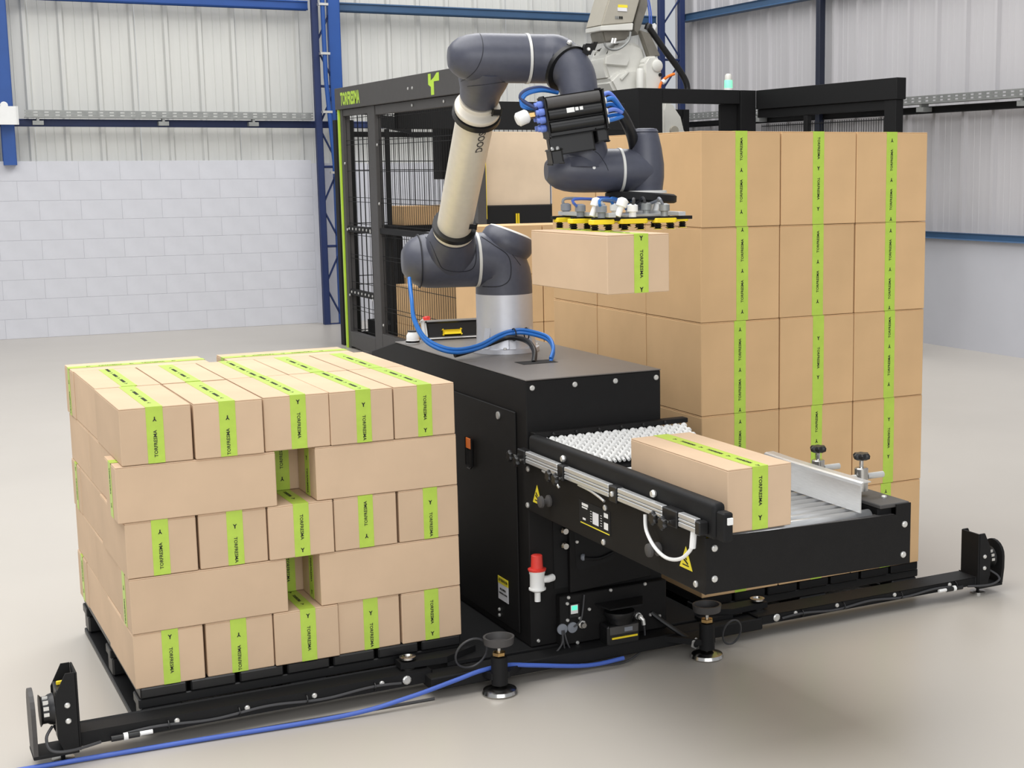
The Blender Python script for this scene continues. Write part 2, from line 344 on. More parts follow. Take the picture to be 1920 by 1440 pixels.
# ================================================================== CARTONS
def Y_logo(size):
    """small forked-arrow mark as flat mesh in the XY plane"""
    mb = MB(); s = size
    for poly in ([(-.12, -.5), (.12, -.5), (.12, .12), (-.12, .12)], [(-.12, .0), (.1, .12), (-.22, .5), (-.45, .5)], [(.12, .0), (-.1, .12), (.22, .5), (.45, .5)]):
        mb.prism([(x * s, y * s, -0.0003) for x, y in poly], (0, 0, 0.0006))
    mb.done(); me = bpy.data.meshes.new('logo'); mb.bm.to_mesh(me); mb.bm.free(); return me
WORD = text_mesh('TORFRESMA', 0.0135, 0.0002, 0.0003); WORD.materials.clear()
_w = max(v.co.x for v in WORD.vertices) - min(v.co.x for v in WORD.vertices)
WORD.transform(Matrix.Diagonal((0.078 / _w, 1.0, 1, 1)))
LOGO = Y_logo(0.013)
def carton_mesh_set(L, w, h, m, tapew, phase, flip, tape_off=0.0):
    """carton: x = width, y = length (taped end faces at y=0 and y=L); returns meshes body/flaps/tape/lettering"""
    out = {}
    mb = MB(); mb.box((0, 0, 0), (w, L, h - 0.0035), 0.0022); mb.done(); me = bpy.data.meshes.new('carton_body'); mb.bm.to_mesh(me); mb.bm.free(); me.materials.append(K[m]); out['carton_body'] = me
    fl = []
    for k in (0, 1):
        mb = MB(); x0, x1 = (0.0004, w / 2 - 0.0012) if k == 0 else (w / 2 + 0.0012, w - 0.0004)
        mb.box((x0, 0.0006, h - 0.0036), (x1, L - 0.0006, h - (0.0004 if k else 0.0)), 0.0012); mb.done(); me = bpy.data.meshes.new('top_flap'); mb.bm.to_mesh(me); mb.bm.free(); me.materials.append(K[m]); fl.append(me)
    out['flaps'] = fl
    c = w / 2 + tape_off; t = 0.0006; e = 0.0003; tw = tapew / 2
    path = [(-e, 0.0), (-e, h + e), (L + e, h + e), (L + e, 0.0)]; pin = [(-e + t * 0, 0)]
    mb = MB()
    mb.box((c - tw, -e - t, 0.001), (c + tw, -e, h + e + t)); mb.box((c - tw, L + e, 0.001), (c + tw, L + e + t, h + e + t)); mb.box((c - tw, -e, h + e), (c + tw, L + e, h + e + t))
    mb.done(); me = bpy.data.meshes.new('tape'); mb.bm.to_mesh(me); mb.bm.free(); me.materials.append(K['tape']); out['tape'] = me
    # repeating print along the tape: word + mark, pitch 0.142
    mb = MB(); o = e + t + 0.0003
    def run(fr, length, ph):
        s_ = -ph
        while s_ < length + 0.05:
            for me_, ctr, half in ((WORD, s_ + 0.04, 0.039), (LOGO, s_ + 0.111, 0.006)):
                if ctr - half > 0.002 and ctr + half < length - 0.002: add_mesh(mb, me_, fr(ctr) @ (Matrix.Rotation(math.pi / 2, 4, 'Z') if me_ is LOGO else Matrix.Identity(4)))
            s_ += 0.142
    d = -1 if flip else 1
    # front end (faces -y): reading direction up or down
    run(lambda s_: frame((c, -o, s_ if d > 0 else h - s_), (0, 0, d), (-d, 0, 0)), h, phase)
    run(lambda s_: frame((c, L + o, s_ if d > 0 else h - s_), (0, 0, d), (d, 0, 0)), h, phase)
    run(lambda s_: frame((c, s_ if d > 0 else L - s_, h + o), (0, d, 0), (-d, 0, 0)), L, (phase + 0.05) % 0.142)
    me = bpy.data.meshes.new('lettering'); mb.bm.to_mesh(me); mb.bm.free(); me.materials.append(K['ink']); me['s'] = 1; out['lettering'] = me
    return out
def make_carton(S, loc, rotz, label, group, cat='carton', name='cardboard_carton', tape=True):
    r = thing(name, loc, label, cat, group); r.rotation_euler = (0, 0, rotz)
    def ch(n, me, p):
        o = bpy.data.objects.new(n, me); COL.objects.link(o); o.parent = p; return o
    ch('carton_body', S['carton_body'], r)
    for f in S['flaps']: ch('top_flap', f, r)
    if not tape: return r
    t = ch('tape', S['tape'], r); stuff(ch('lettering', S['lettering'], t))
    return r
LL, LW, LH = 0.4515, 0.197, 0.1630
SL = [carton_mesh_set(LL, LW, LH, 'card', 0.047, p, f, to) for p, f, to in ((0.075, 0, 0), (0.09, 1, 0.004), (0.125, 0, -0.003), (0.11, 1, 0.0), (0.065, 1, 0.005), (0.138, 0, -0.004))]
LN = ['bottom', 'second', 'third', 'fourth', 'top']
ORD = ['first', 'second', 'third', 'fourth', 'rightmost']
# variants seen on the front faces, per layer
VAR = {0: [1, 5, 1, 4, 3], 2: [2, 4, 3, 0, 4], 4: [2, 5, 1, 4, 3]}
Z0 = 0.1435
jit = random.Random(3)
def endL(loc, layer, label, var=None, rz=0.0):
    return make_carton(SL[var if var is not None else jit.randrange(6)], loc, rz, label, 'small cartons on the left pallet')
def longL(xl, y, z, label):      # lies along x: length along +x, taped ends face -x and +x
    # rotated by -90 deg: local y -> +x ; local x -> -y
    return make_carton(SL[jit.randrange(6)], (xl, y + LW, z), -math.pi / 2 + jit.uniform(-.004, .004), label, 'small cartons on the left pallet')
OFF = {0: [(.0, .0), (.004, .002), (.003, -.002), (.0, .003), (.002, .0)], 2: [(-.003, .001), (.0, .003), (.0, -.002), (.0, .003), (.004, .001)], 4: [(.0, .0), (.002, -.008), (.003, .004), (.0, .0), (.0, .003)]}
for k in range(5):
    z = Z0 + k * (LH + 0.0013)
    if k % 2 == 0:
        for i in range(5):
            dx, dy = OFF[k][i]
            endL((i * 0.2012 + dx - .001, dy - abs(jit.uniform(0, .004)), z), k, '%s carton from the left, front row, %s layer of the left pallet' % (ORD[i], LN[k]), VAR[k][i], jit.uniform(-.006, .006))
        for i in range(5):
            endL((i * 0.2005 + 0.003, LL + 0.008 + jit.uniform(0, .003), z), k, '%s carton from the left, middle row, %s layer of the left pallet' % (ORD[i], LN[k]), None, jit.uniform(-.004, .004))
        longL(0.0 + jit.uniform(-.002, .004), 2 * LL + 0.014, z, 'lengthwise carton at the left rear, %s layer of the left pallet' % LN[k])
        longL(1.003 - LL - (0.035 if k == 4 else .002), 2 * LL + 0.014, z, 'lengthwise carton at the right rear, %s layer of the left pallet' % LN[k])
    else:
        x0 = -0.018 if k == 3 else 0.0
        longL(x0 - 0.002, -0.004, z, 'long-side carton at the front left, %s layer of the left pallet' % LN[k])
        longL(1.003 - LL, -0.004 + 0.003, z, 'long-side carton at the front right, %s layer of the left pallet' % LN[k])
        for j, row in ((0, 'middle'), (1, 'rear')):
            for i in range(5):
                endL((i * 0.2005 + 0.002, LW + 0.006 + j * (LL + 0.005), z), k, '%s carton from the left, %s row, %s layer of the left pallet' % (ORD[i], row, LN[k]), None, jit.uniform(-.003, .003))
# right pallet: kraft cartons 3 x 3 x 5
RL, RW, RH = 0.392, 0.322, 0.3246
RXO, RYO, RZO = 1.918, 0.022, 0.1165
SR = [carton_mesh_set(RL, RW, RH, 'card2', 0.048, p, f, to) for p, f, to in ((0.1, 0, -.004), (0.03, 1, 0.003), (0.06, 0, 0.0), (0.125, 1, -0.004), (0.08, 0, .006))]
RV = [[2, 1, 0], [0, 2, 1], [0, 1, 2], [4, 2, 0], [2, 3, 0]]
C3 = ['left', 'middle', 'right']; R3 = ['front', 'centre', 'rear']
for k in range(5):
    for j in range(3):
        for i in range(3):
            dx = (0.006 if (k + i) % 2 else -0.0) * (0.7 if i else 0.3)
            make_carton(SR[RV[k][i]], (RXO + i * 0.3262 + dx * 0.4 + jit.uniform(0, .0015), RYO + j * 0.397 + jit.uniform(0, .003), RZO + k * (RH + 0.0013)), jit.uniform(-.002, .002),
                        '%s kraft carton in the %s row, %s layer of the tall right stack' % (C3[i], R3[j], LN[k]), 'kraft cartons in the tall right stack', name='kraft_carton')
# carton on the conveyor and carton in the gripper
SC = carton_mesh_set(0.52, 0.195, 0.166, 'card', 0.048, 0.118, 1)
make_carton(SC, (1.277, -1.176, 0.6965), 0.0, 'pale carton with green tape waiting on the roller conveyor', 'loose cartons')
SG = carton_mesh_set(0.4556, 0.2, 0.163, 'card', 0.046, 0.1, 1, 0.008)
make_carton(SG, (1.18, -0.712, 1.2785), 0.044, 'pale carton hanging from the suction gripper of the robot', 'loose cartons')
# cartons of the second tall stack behind, and inside the cage
SB = carton_mesh_set(0.46, 0.322, 0.304, 'card2', 0.048, 0.1, 0)
k_ = 0
for lay in range(4):
    for i in range(3):
        make_carton(SB, (2.745 + i * 0.466, 4.43, 0.062 + lay * 0.3055), -math.pi / 2, '%s kraft carton from the left, %s layer, low stack behind the robot' % (['first', 'second', 'third'][i], LN[lay]), 'kraft cartons in the low stack behind the robot', name='kraft_carton', tape=False)
        for ob in []: pass
# ================================================================== PALLETS
def pallet(x0, y0, w, d, h, label, nboard=7, notch=True):
    t = thing('plastic_pallet', (x0 + w / 2, y0 + d / 2, 0), label, 'pallet', 'black plastic pallets')
    th = 0.032
    bw = w / nboard; bt_ = 0.03 if h > .1 else .008
    for i in range(nboard):
        mb = MB(); mb.box((x0 + i * bw + 0.006, y0, h - th), (x0 + (i + 1) * bw - 0.006, y0 + d, h), 0.004); part('deck_board', mb, 'blackp', t)
    for j in range(3):
        yy = y0 + j * (d - 0.1) / 2
        mb = MB(); mb.box((x0, yy + 0.006, h - th - bt_), (x0 + w, yy + 0.094, h - th - 0.001), 0.003); part('cross_beam', mb, 'blackp', t)
    for i in range(3):
        xx = x0 + i * (w - 0.13) / 2
        mb = MB(); mb.box((xx, y0 + 0.01, 0.001), (xx + 0.13, y0 + d - 0.01, 0.02), 0.003); part('runner', mb, 'blackp', t)
        for j in range(3):
            yy = y0 + j * (d - 0.1) / 2
            mb = MB(); mb.box((xx + 0.005, yy + 0.006, 0.0205), (xx + 0.125, yy + 0.094, h - th - bt_ - .0005), 0.006); part('pallet_foot', mb, 'blackp', t)
    return t
pallet(0.004, -0.003, 1.0, 1.12, 0.143, 'black plastic pallet under the small cartons on the left')
pallet(1.915, 0.028, 0.985, 1.18, 0.116, 'black plastic pallet under the tall kraft carton stack')
pallet(2.74, 4.09, 1.39, 0.36, 0.061, 'low black pallet under the carton stack behind the robot', 5)
# ================================================================== ROBOT CABINET
CX0, CX1, CY0, CZT = 1.225, 1.716, -0.05, 0.959
cb = thing('robot_cabinet', (1.47, 0.7, 0.075), 'black steel cabinet carrying the slate grey robot arm', 'cabinet')
mb = MB()
prof = [(CY0, 0.0755), (CY0, CZT - 0.004), (1.2, CZT - 0.004), (1.5, 0.89), (1.5, 0.0755)]
mb.prism([(CX0, y, z) for y, z in prof], (CX1 - CX0, 0, 0)); bmesh.ops.bevel(mb.bm, geom=mb.bm.edges[:], offset=0.003, segments=1, affect='EDGES')
part('cabinet_body', mb, 'black', cb)
mb = MB(); mb.box((CX0 - .001, CY0 - .001, CZT - .004), (CX1 + .001, 1.2, CZT), 0.0015); part('top_plate', mb, 'top', cb, label='dark grey top plate')
mb = MB(); mb.box((CX0 - 0.006, 0.03, 0.1), (CX0 - 0.0005, 1.05, 0.845), 0.003); d = part('side_door', mb, 'black', cb)
mb = MB(); mb.lathe((CX0 - 0.006, 0.165, 0.815), -X, [(0, .013), (.004, .013), (.005, .010)], 16); part('door_lock', mb, 'bolt', d)
mb = MB(); mb.box((CX0 - 0.0085, 0.40, 0.60), (CX0 - 0.006, 0.45, 0.695), 0.001); h = part('handle_cup', mb, 'void', d)
mb = MB(); mb.box((CX0 - 0.012, 0.398, 0.66), (CX0 - 0.0086, 0.452, 0.697), 0.001); part('handle_lip', mb, 'orange', d, label='orange handle lip')
mb = MB(); mb.tube([(CX0 - .012, .398, .70), (CX0 - .012, .398, .60), (CX0 - .012, .41, .592), (CX0 - .012, .44, .592), (CX0 - .012, .452, .60), (CX0 - .012, .452, .70)], 0.003, 6); part('handle_rim', mb, 'blackp', d)
# attention sticker on the left face
mb = MB(); mb.box((CX0 - .0072, .115, .180), (CX0 - .0061, .20, .236)); part('sticker', mb, 'glassy', d)
mb = MB(); mb.box((CX0 - .0078, .115, .236), (CX0 - .0061, .20, .260)); st = part('sticker_header', mb, 'warn', d)
lettering('ATTENTION', 0.0135, frame((CX0 - .0084, .155, .2485), (0, -1, 0), (0, 0, 1)), 'ink', d)
lettering('REQUIRED:', 0.010, frame((CX0 - .0084, .157, .218), (0, -1, 0), (0, 0, 1)), 'ink', d)
lettering('TORFRESMA SYSTEM', 0.0075, frame((CX0 - .0084, .157, .204), (0, -1, 0), (0, 0, 1)), 'ink', d)
bolts(cb, [(CX0 - .006, .192, .142), (CX0 - .006, .192, .122)], -X, .006)
bolts(cb, [(1.246, CY0, .932), (1.397, CY0, .932), (1.545, CY0, .932), (1.698, CY0, .932)], -Y, .009)
# front: open recess beside a folded cover plate, service box below
mb = MB(); mb.box((1.31, CY0 - .004, .26), (1.36, CY0 - .0005, .52), .001); part('service_opening', mb, 'void', cb)
bolts(cb, [(1.345, CY0 - .006, .455), (1.345, CY0 - .006, .405)], -Y, .014, 'steel', .02, 'cable_gland')
mb = MB(); bm = mb.bm
po = [(1.36, .245), (1.66, .26), (1.66, .34), (1.62, .52), (1.36, .52)]; hole = [(1.375, .45), (1.52, .38), (1.525, .345), (1.515, .335), (1.395, .318), (1.382, .33)]
yy = CY0 - .022
mb.prism([(x, yy, z) for x, z in po], (0, .021, 0)); bmesh.ops.bevel(bm, geom=bm.edges[:], offset=.002, segments=1, affect='EDGES'); pl = part('cover_plate', mb, 'black', cb)
mb = MB(); mb.prism([(x, yy - .001, z) for x, z in hole], (0, .0007, 0)); part('plate_cutout', mb, 'void', pl)
mb = MB(); mb.tube([(1.40, yy - .004, .36), (1.43, yy - .006, .352), (1.47, yy - .006, .35), (1.515, yy - .004, .362)], .006, 8, 4); part('hose', mb, 'blackp', pl, True)
mb = MB(); mb.lathe((1.398, yy - .003, .362), (1, -.6, 0), [(0, .008), (.006, .012), (.012, .011)], 12); part('grommet', mb, 'grey', pl)
bolts(cb, [(1.385, yy, .48), (1.385, yy, .415), (1.368, CY0 - .005, .335)], -Y, .006)
bolts(cb, [(1.686, CY0, .322)], -Y, .009)
mb = MB(); mb.box((1.315, CY0 - .035, .0755), (1.714, CY0 - .0005, .243), .003); sb = part('service_box', mb, 'black', cb)
fy = CY0 - .035
bolts(cb, [(1.345, fy, .236), (1.50, fy, .238), (1.63, fy, .240), (1.34, fy, .216), (1.34, fy, .16), (1.385, fy, .16), (1.42, fy, .185), (1.685, fy, .12), (1.65, fy, .13), (1.25, CY0, .095), (1.375, fy, .078)], -Y, .006)
mb = MB(); mb.box((1.347, fy - .006, .165), (1.385, fy - .0005, .215), .002); g = part('pressure_switch', mb, 'blackp', cb)
mb = MB(); mb.box((1.35, fy - .008, .18), (1.376, fy - .0062, .21), .001); part('switch_frame', mb, 'white', g)
mb = MB(); mb.box((1.353, fy - .0092, .193), (1.373, fy - .0082, .207)); part('switch_display', mb, 'led', g)
for x in (1.32, 1.357):
    mb = MB(); mb.lathe((x, fy, .133), -Y, [(0, .018), (.005, .018), (.006, .006)], 18); part('cable_gland', mb, 'grey', cb)
mb = MB(); mb.lathe((1.392, fy, .138), -Y, [(0, .014), (.006, .014), (.007, .009), (.02, .009)], 8); part('air_fitting', mb, 'steel', cb)
for a in ([(1.318, fy - .006, .13), (1.31, fy - .02, .09), (1.27, fy - .03, .06), (1.225, fy - .035, .052)], [(1.32, fy - .006, .13), (1.318, fy - .015, .09), (1.325, fy - .015, .058)], [(1.324, fy - .006, .13), (1.33, fy - .018, .09), (1.345, fy - .018, .058)], [(1.36, fy - .006, .135), (1.385, fy - .012, .16), (1.40, fy - .006, .238)]):
    mb = MB(); mb.tube(a, .003, 6, 5); part('cable', mb, 'cable', cb, True)
# laser scanner in its bay
sc = thing('floor_scanner', (1.52, fy - .05, .06), 'black laser scanner with yellow stripe under the conveyor', 'scanner')
mb = MB(); mb.box((1.455, fy - .065, .062), (1.575, fy - .003, .135), .006); part('scanner_body', mb, 'blackp', sc)
mb = MB(); mb.box((1.462, fy - .068, .105), (1.568, fy - .0652, .133), .002); part('scanner_face', mb, 'cover', sc)
mb = MB(); mb.box((1.47, fy - .068, .090), (1.565, fy - .0652, .096)); part('yellow_stripe', mb, 'yellow', sc)
mb = MB(); mb.box((1.515, fy - .0695, .112), (1.545, fy - .0682, .126)); part('display', mb, 'grey', sc)
mb = MB(); mb.lathe((1.515, fy - .035, .136), Z, [(0, .04), (.02, .045), (.026, .05), (.04, .05), (.043, .03)], 24); part('scan_head', mb, 'blackp', sc, True)
mb = MB(); mb.prism([(1.44, fy - .002, .196), (1.62, fy - .002, .196), (1.575, fy - .085, .196), (1.455, fy - .085, .196)], (0, 0, .005)); part('sun_shield', mb, 'blackm', cb)
mb = MB(); mb.lathe((1.6, fy, .135), -Y, [(0, .012), (.01, .012), (.012, .009), (.025, .009)], 12); mb.tube([(1.6, fy - .02, .135), (1.608, fy - .026, .125), (1.61, fy - .028, .108)], .007, 8); part('elbow_plug', mb, 'bolt', cb)
mb = MB(); mb.tube([(1.61, fy - .028, .11), (1.612, fy - .03, .07), (1.59, fy - .05, .03), (1.5, -.17, .012), (1.40, -.17, .02)], .0035, 6, 5); part('cable', mb, 'cable', cb, True)
mb = MB(); mb.tube([(1.655, fy, .135), (1.68, fy - .03, .11), (1.72, fy - .08, .075), (1.745, -.22, .055)], .0085, 8, 5); part('supply_cable', mb, 'blackp', cb, True)
for k, (c_, r_) in enumerate((('bolt', .02), ('void', .014))):
    mb = MB(); mb.lathe((1.745 + .001 * k, -.222 - .003 * k, .054), (.3, -1, -.2), [(0, r_), (.006, r_)], 14 if k else 6); part('cable_nut', mb, c_, cb)
# red/white vacuum valve
v = thing('shut_off_valve', (1.235, -.052, .25), 'white shut-off valve with red knob on the cabinet corner', 'valve')
c = V((1.235, -.085, 0))
mb = MB(); mb.lathe(c + Z * .285, Z, [(0, .024), (.045, .024), (.05, .026), (.058, .026)], 20); mb.lathe(c + Z * .272, Z, [(0, .015), (.008, .028), (.013, .028)], 20); part('valve_body', mb, 'white', v, True)
mb = MB(); mb.lathe(c + Z * .343, Z, [(0, .029), (.006, .03), (.009, .02), (.05, .018), (.052, .015)], 18); part('valve_knob', mb, 'red', v, True)
mb = MB(); mb.lathe(c + Z * .24, Z, [(0, .010), (.035, .010)], 12); part('drain_port', mb, 'white', v, True)
mb = MB(); mb.tube([c + Z * .312, c + V((.035, -.01, .312)), c + V((.055, .0, .312))], .012, 12); part('side_port', mb, 'white', v, True)
mb = MB(); mb.box((1.225, -.062, .29), (1.245, -.0505, .33)); part('mount_bracket', mb, 'white', v)
# ---- top: indicator dome, pendant, opening
mb = MB(); mb.lathe((1.262, 1.10, CZT + .0005), Z, [(0, .026), (.012, .026), (.013, .024), (.03, .024), (.045, .016), (.047, .003)], 20); ind = part('status_beacon', mb, 'white', None, True, origin=(1.262, 1.10, CZT)); tag(ind, 'small white dome beacon on the rear corner of the cabinet top', 'beacon')
mb = MB(); mb.lathe((1.262, 1.10, CZT + .004), Z, [(0, .0268), (.008, .0268)], 20, sx=1.0); part('beacon_band', mb, 'blackp', ind)
mb = MB(); mb.lathe((1.262, 1.10, CZT + .046), Z, [(0, .018), (.004, .018)], 16); part('beacon_cap', mb, 'blackp', ind)
t = thing('teach_pendant', (1.45, 1.17, CZT), 'white-rimmed teach pendant with yellow grip behind the robot base', 'control pendant')
ex = V((.995, -.09, 0)); ez = V((0, .3, .95)).normalized(); c = V((1.455, 1.17, CZT + .037))
mb = MB(); mb.obox(c, ex * .12, ex.cross(ez) * .012, ez * .038, .008); part('pendant_case', mb, 'white', t)
mb = MB(); mb.obox(c - ex.cross(ez) * -.0, ex * .108, ex.cross(ez) * .0135, ez * .030, .006); part('pendant_back', mb, 'blackp', t)
fr = ex.cross(ez); fr = fr if fr.y < 0 else -fr
mb = MB(); mb.obox(c + fr * .017 - ez * .014 - ex * .01, ex * .036, fr * .006, ez * .009, .005); part('yellow_grip', mb, 'yellow', t)
mb = MB(); mb.lathe(c - ex * .10 + ez * .038, ez, [(0, .012), (.012, .016), (.018, .014)], 14); part('stop_button', mb, 'red', t)
mb = MB(); mb.box((1.37, .29, CZT + .0002), (1.50, .37, CZT + .0012)); part('cable_opening', mb, 'void', cb)
# ================================================================== BASE FRAME, FEET, ARMS
bf = thing('base_frame', (1.45, .4, 0), 'black steel base plate and front beam under the robot cabinet', 'frame')
mb = MB(); mb.box((1.03, -.06, .062), (1.895, 1.45, .0745), .002); part('base_plate', mb, 'blackm', bf)
mb = MB(); mb.box((.84, -.155, .03), (2.06, -.075, .072), .004); part('front_beam', mb, 'blackm', bf)
for x in (1.1, 1.8):
    mb = MB(); mb.box((x, -.07, .012), (x + .08, 1.4, .0615), .003); part('frame_rail', mb, 'blackm', bf)
for (x, y) in ((1.048, -.2), (1.782, -.237)):
    s = 1 if x < 1.4 else -1
    mb = MB(); mb.prism([(x + s * .03, y - .01, .05), (x - s * .03, y - .005, .05), (x - s * .05, -.10, .05), (x + s * .16, -.10, .05)], (0, 0, .02)); part('bracket_plate', mb, 'blackm', bf)
    f = thing('levelling_foot', (x, y, 0), 'levelling foot with steel disc and black hand ring, %s of the red valve' % ('left' if x < 1.4 else 'right'), 'foot', 'levelling feet')
    mb = MB(); mb.lathe((x, y, .0), Z, [(0, .052), (.006, .056), (.016, .052), (.022, .034), (.026, .012)], 28); part('foot_disc', mb, 'steel', f, True)
    mb = MB(); mb.lathe((x, y, .032), Z, [(0, .026), (.09, .026)], 20); part('sleeve', mb, 'blackm', f, True)
    mb = MB(); mb.lathe((x, y, .02), Z, [(0, .007), (.145, .007)], 10); part('threaded_rod', mb, 'steel', f, True)
    mb = MB(); mb.lathe((x, y, .124), Z, [(0, .018), (.002, .021), (.012, .021), (.013, .018)], 6); part('lock_nut', mb, 'brass', f)
    mb = MB(); mb.lathe((x, y, .16), Z, [(0, .04), (0.003, .046), (.026, .049), (.026, .042), (.006, .038)], 28); part('hand_ring', mb, 'cover', f, True)  # ring coloured grey, putting its lit rim into the paint
# arms
def arm(P, Q, w, z0, z1, label, bps):
    P, Q = V(P), V(Q); D = (Q - P).normalized(); N = V((D.y, -D.x, 0)); N = N if N.y < 0 else -N
    t = thing('scanner_arm', (P + Q) / 2, label, 'arm', 'floor level scanner arms')
    mb = MB(); c = (P + Q) / 2; mb.obox(V((c.x, c.y, (z0 + z1) / 2)), D * (Q - P).length / 2, N * w / 2, Z * (z1 - z0) / 2, .004); part('arm_beam', mb, 'blackm', t)
    bolts(t, [P + D * s_ + N * (w / 2) + Z * (z1 - .012) for s_ in bps], N, .008)
    bolts(t, [P + D * .08 + N * (w / 2 + .0) + Z * ((z0 + z1) / 2)], N, .014)
    mb = MB(); n = 40; pts = []
    L = (Q - P).length
    for k in range(n):
        s_ = .1 + (L - .22) * k / (n - 1); pts.append(P + D * s_ + N * (w / 2 + .006) + Z * (z0 + (z1 - z0) * .35 + .005 * math.sin(k * .4)))
    mb.tube(pts, .0042, 7, 2); part('sensor_cable', mb, 'cable', t, True)
    for s_ in bps:
        mb = MB(); cc = P + D * (s_ + .025) + N * (w / 2 + .006) + Z * (z0 + (z1 - z0) * .5); mb.tube([cc + (D * 0 + N * math.cos(a) + Z * math.sin(a)) * .012 for a in [i * math.pi / 5 for i in range(10)]], .0018, 5, closed=True); part('cable_tie', mb, 'blackp', t)
    # plug in line with the cable
    s_ = L - .14; cc = P + D * s_ + N * (w / 2 + .012) + Z * (z0 + .006)
    for k, (o_, r_, l_, m_) in enumerate(((-.05, .0065, .035, 'white'), (-.014, .009, .03, 'blackp'), (.017, .011, .012, 'white'), (.03, .009, .032, 'blackp'))):
        mb = MB(); mb.cyl(cc + D * o_, cc + D * (o_ + l_), r_, seg=10); part('plug_segment', mb, m_, t, True)
    return t
A1 = arm((.86, -.054, 0), (-.17, -.054, 0), .092, .046, .078, 'left black floor arm running in front of the small carton pallet', (.16, .37, .57, .77))
A2 = arm((2.04, -.102, 0), (3.03, -.102, 0), .092, .046, .078, 'right black floor arm running in front of the tall stack', (.16, .34, .6, .86))
for (x, y) in ((.804, -.045), (2.088, -.075)):
    h = thing('pivot_pin', (x, y, .078), 'polished pivot pin at the inner end of the %s floor arm' % ('left' if x < 1 else 'right'), 'pin', 'arm pivot pins')
    mb = MB(); mb.lathe((x, y, .0785), Z, [(0, .024), (.006, .026)], 20); part('collar', mb, 'steel', h, True)
    mb = MB(); mb.lathe((x, y, .106), Z, [(0, .018), (.006, .026), (.012, .026), (.013, .018), (.008, .014)], 20); part('pin_head', mb, 'steel', h, True)
    s = 1 if x < 1.4 else -1
    mb = MB(); mb.prism([(x - s * .03, y - .02, .085), (x - s * .03, y + .03, .085), (x + s * .12, y + .035, .085), (x + s * .24, y + .03, .085), (x + s * .12, y - .03, .085)], (0, 0, .020)); part('pivot_lug', mb, 'blackm', h)
    mb = MB(); mb.box((min(x + s * .12, x + s * .24), y - .03, .073), (max(x + s * .12, x + s * .24), y + .03, .0845)); part('lug_spacer', mb, 'blackm', h)
def end_unit(x0, y0, s, label, ztop):
    """scanner bracket: s = +1 points to +x"""
    t = thing('corner_scanner', (x0 + s * .06, y0, 0), label, 'scanner', 'corner safety scanners')
    def bx(u0, u1, ya, yb, za, zb): mb = MB(); a, c = sorted((x0 + s * u0, x0 + s * u1)); mb.box((a, ya, za), (c, yb, zb), .002); return mb
    part('inner_plate', bx(0, .006, y0 - .05, y0 + .05, .036, ztop), 'blackm', t)
    part('floor_plate', bx(.0065, .125, y0 - .05, y0 + .05, .030, .040), 'blackm', t)
    # sloping front and back cheeks
    for yy, nm in ((y0 - .05, 'front_cheek'), (y0 + .045, 'rear_cheek')):
        mb = MB(); mb.prism([(x0 + s * .0065, yy, .0405), (x0 + s * .045, yy, .0405), (x0 + s * .06, yy, .08), (x0 + s * .06, yy, ztop - .06), (x0 + s * .03, yy, ztop), (x0 + s * .0065, yy, ztop)], (0, .005, 0)); part(nm, mb, 'blackm', t)
    bolts(t, [(x0 + s * .03, y0 - .05, ztop - .09), (x0 + s * .03, y0 - .05, ztop - .135)], -Y, .008)
    part('scanner_body', bx(.0075, .055, y0 - .043, y0 + .043, .06, ztop - .045), 'blackp', t)
    mb = bx(.012, .05, y0 - .005, y0 + .001, ztop - .044, ztop - .032); part('yellow_tab', mb, 'yellow', t)
    mb = MB(); mb.lathe((x0 + s * .061, y0, ztop - .11), X * s, [(0, .045), (.012, .042), (.018, .038), (.03, .038), (.036, .045)], 28); hd = part('scan_head', mb, 'blackp', t, True)
    for k in range(4):
        mb = MB(); a = math.radians(100 + k * 24); mb.obox((x0 + s * .083, y0 - .04 * math.sin(a - .2), ztop - .11 - .04 * math.cos(a - .2)), X * .007, V((0, -.002, 0)), V((0, 0, .005))); part('light_window', mb, 'bolt', hd)
    # outer guard with round top
    g = [(y0 - .05, .040), (y0 - .058, .10), (y0 - .058, ztop - .10)] + [(y0 - .058 * math.cos(a), ztop - .10 + .058 * math.sin(a)) for a in [i * math.pi / 10 for i in range(1, 10)]] + [(y0 + .058, ztop - .10), (y0 + .058, .10), (y0 + .05, .040)]
    mb = MB(); mb.prism([(x0 + s * .112, a, b) for a, b in g], (s * .012, 0, 0)); part('outer_guard', mb, 'cover' if s < 0 else 'blackm', t)
    mb = MB(); mb.tube([(x0 + s * .07, y0 - .03, ztop - .15), (x0 + s * .09, y0 - .06, ztop - .17), (x0 + s * .08, y0 - .075, .06), (x0 + s * .03, y0 - .075, .05), (x0 - s * .05, y0 - .05, .05)], .0042, 7, 6); part('sensor_cable', mb, 'cable', t, True)
    mb = MB(); mb.lathe((x0 + s * .045, y0, 0), Z, [(0, .03), (.006, .03), (.008, .008)], 24); part('foot_disc', mb, 'steel', t, True)
    mb = MB(); mb.lathe((x0 + s * .045, y0, .008), Z, [(0, .006), (.008, .006), (.0085, .01), (.018, .01), (.0185, .006), (.0295, .006)], 8); part('foot_stud', mb, 'blackm', t)
end_unit(-.17, -.065, -1, 'corner scanner with flat guard at the left arm end', .262)
end_unit(3.03, -.11, 1, 'corner scanner with round guard at the right arm end', .245)
mb = MB(); mb.tube([(-2.2, -.3, .009), (-1.2, -.14, .009), (-.62, -.10, .009), (-.33, -.105, .009), (.10, -.13, .009), (.55, -.168, .012), (.751, -.18, .035), (.908, -.175, .06), (.997, -.172, .075), (1.09, -.165, .075), (1.179, -.17, .06), (1.368, -.17, .026), (1.5, -.175, .03)], .0072, 10, 6)
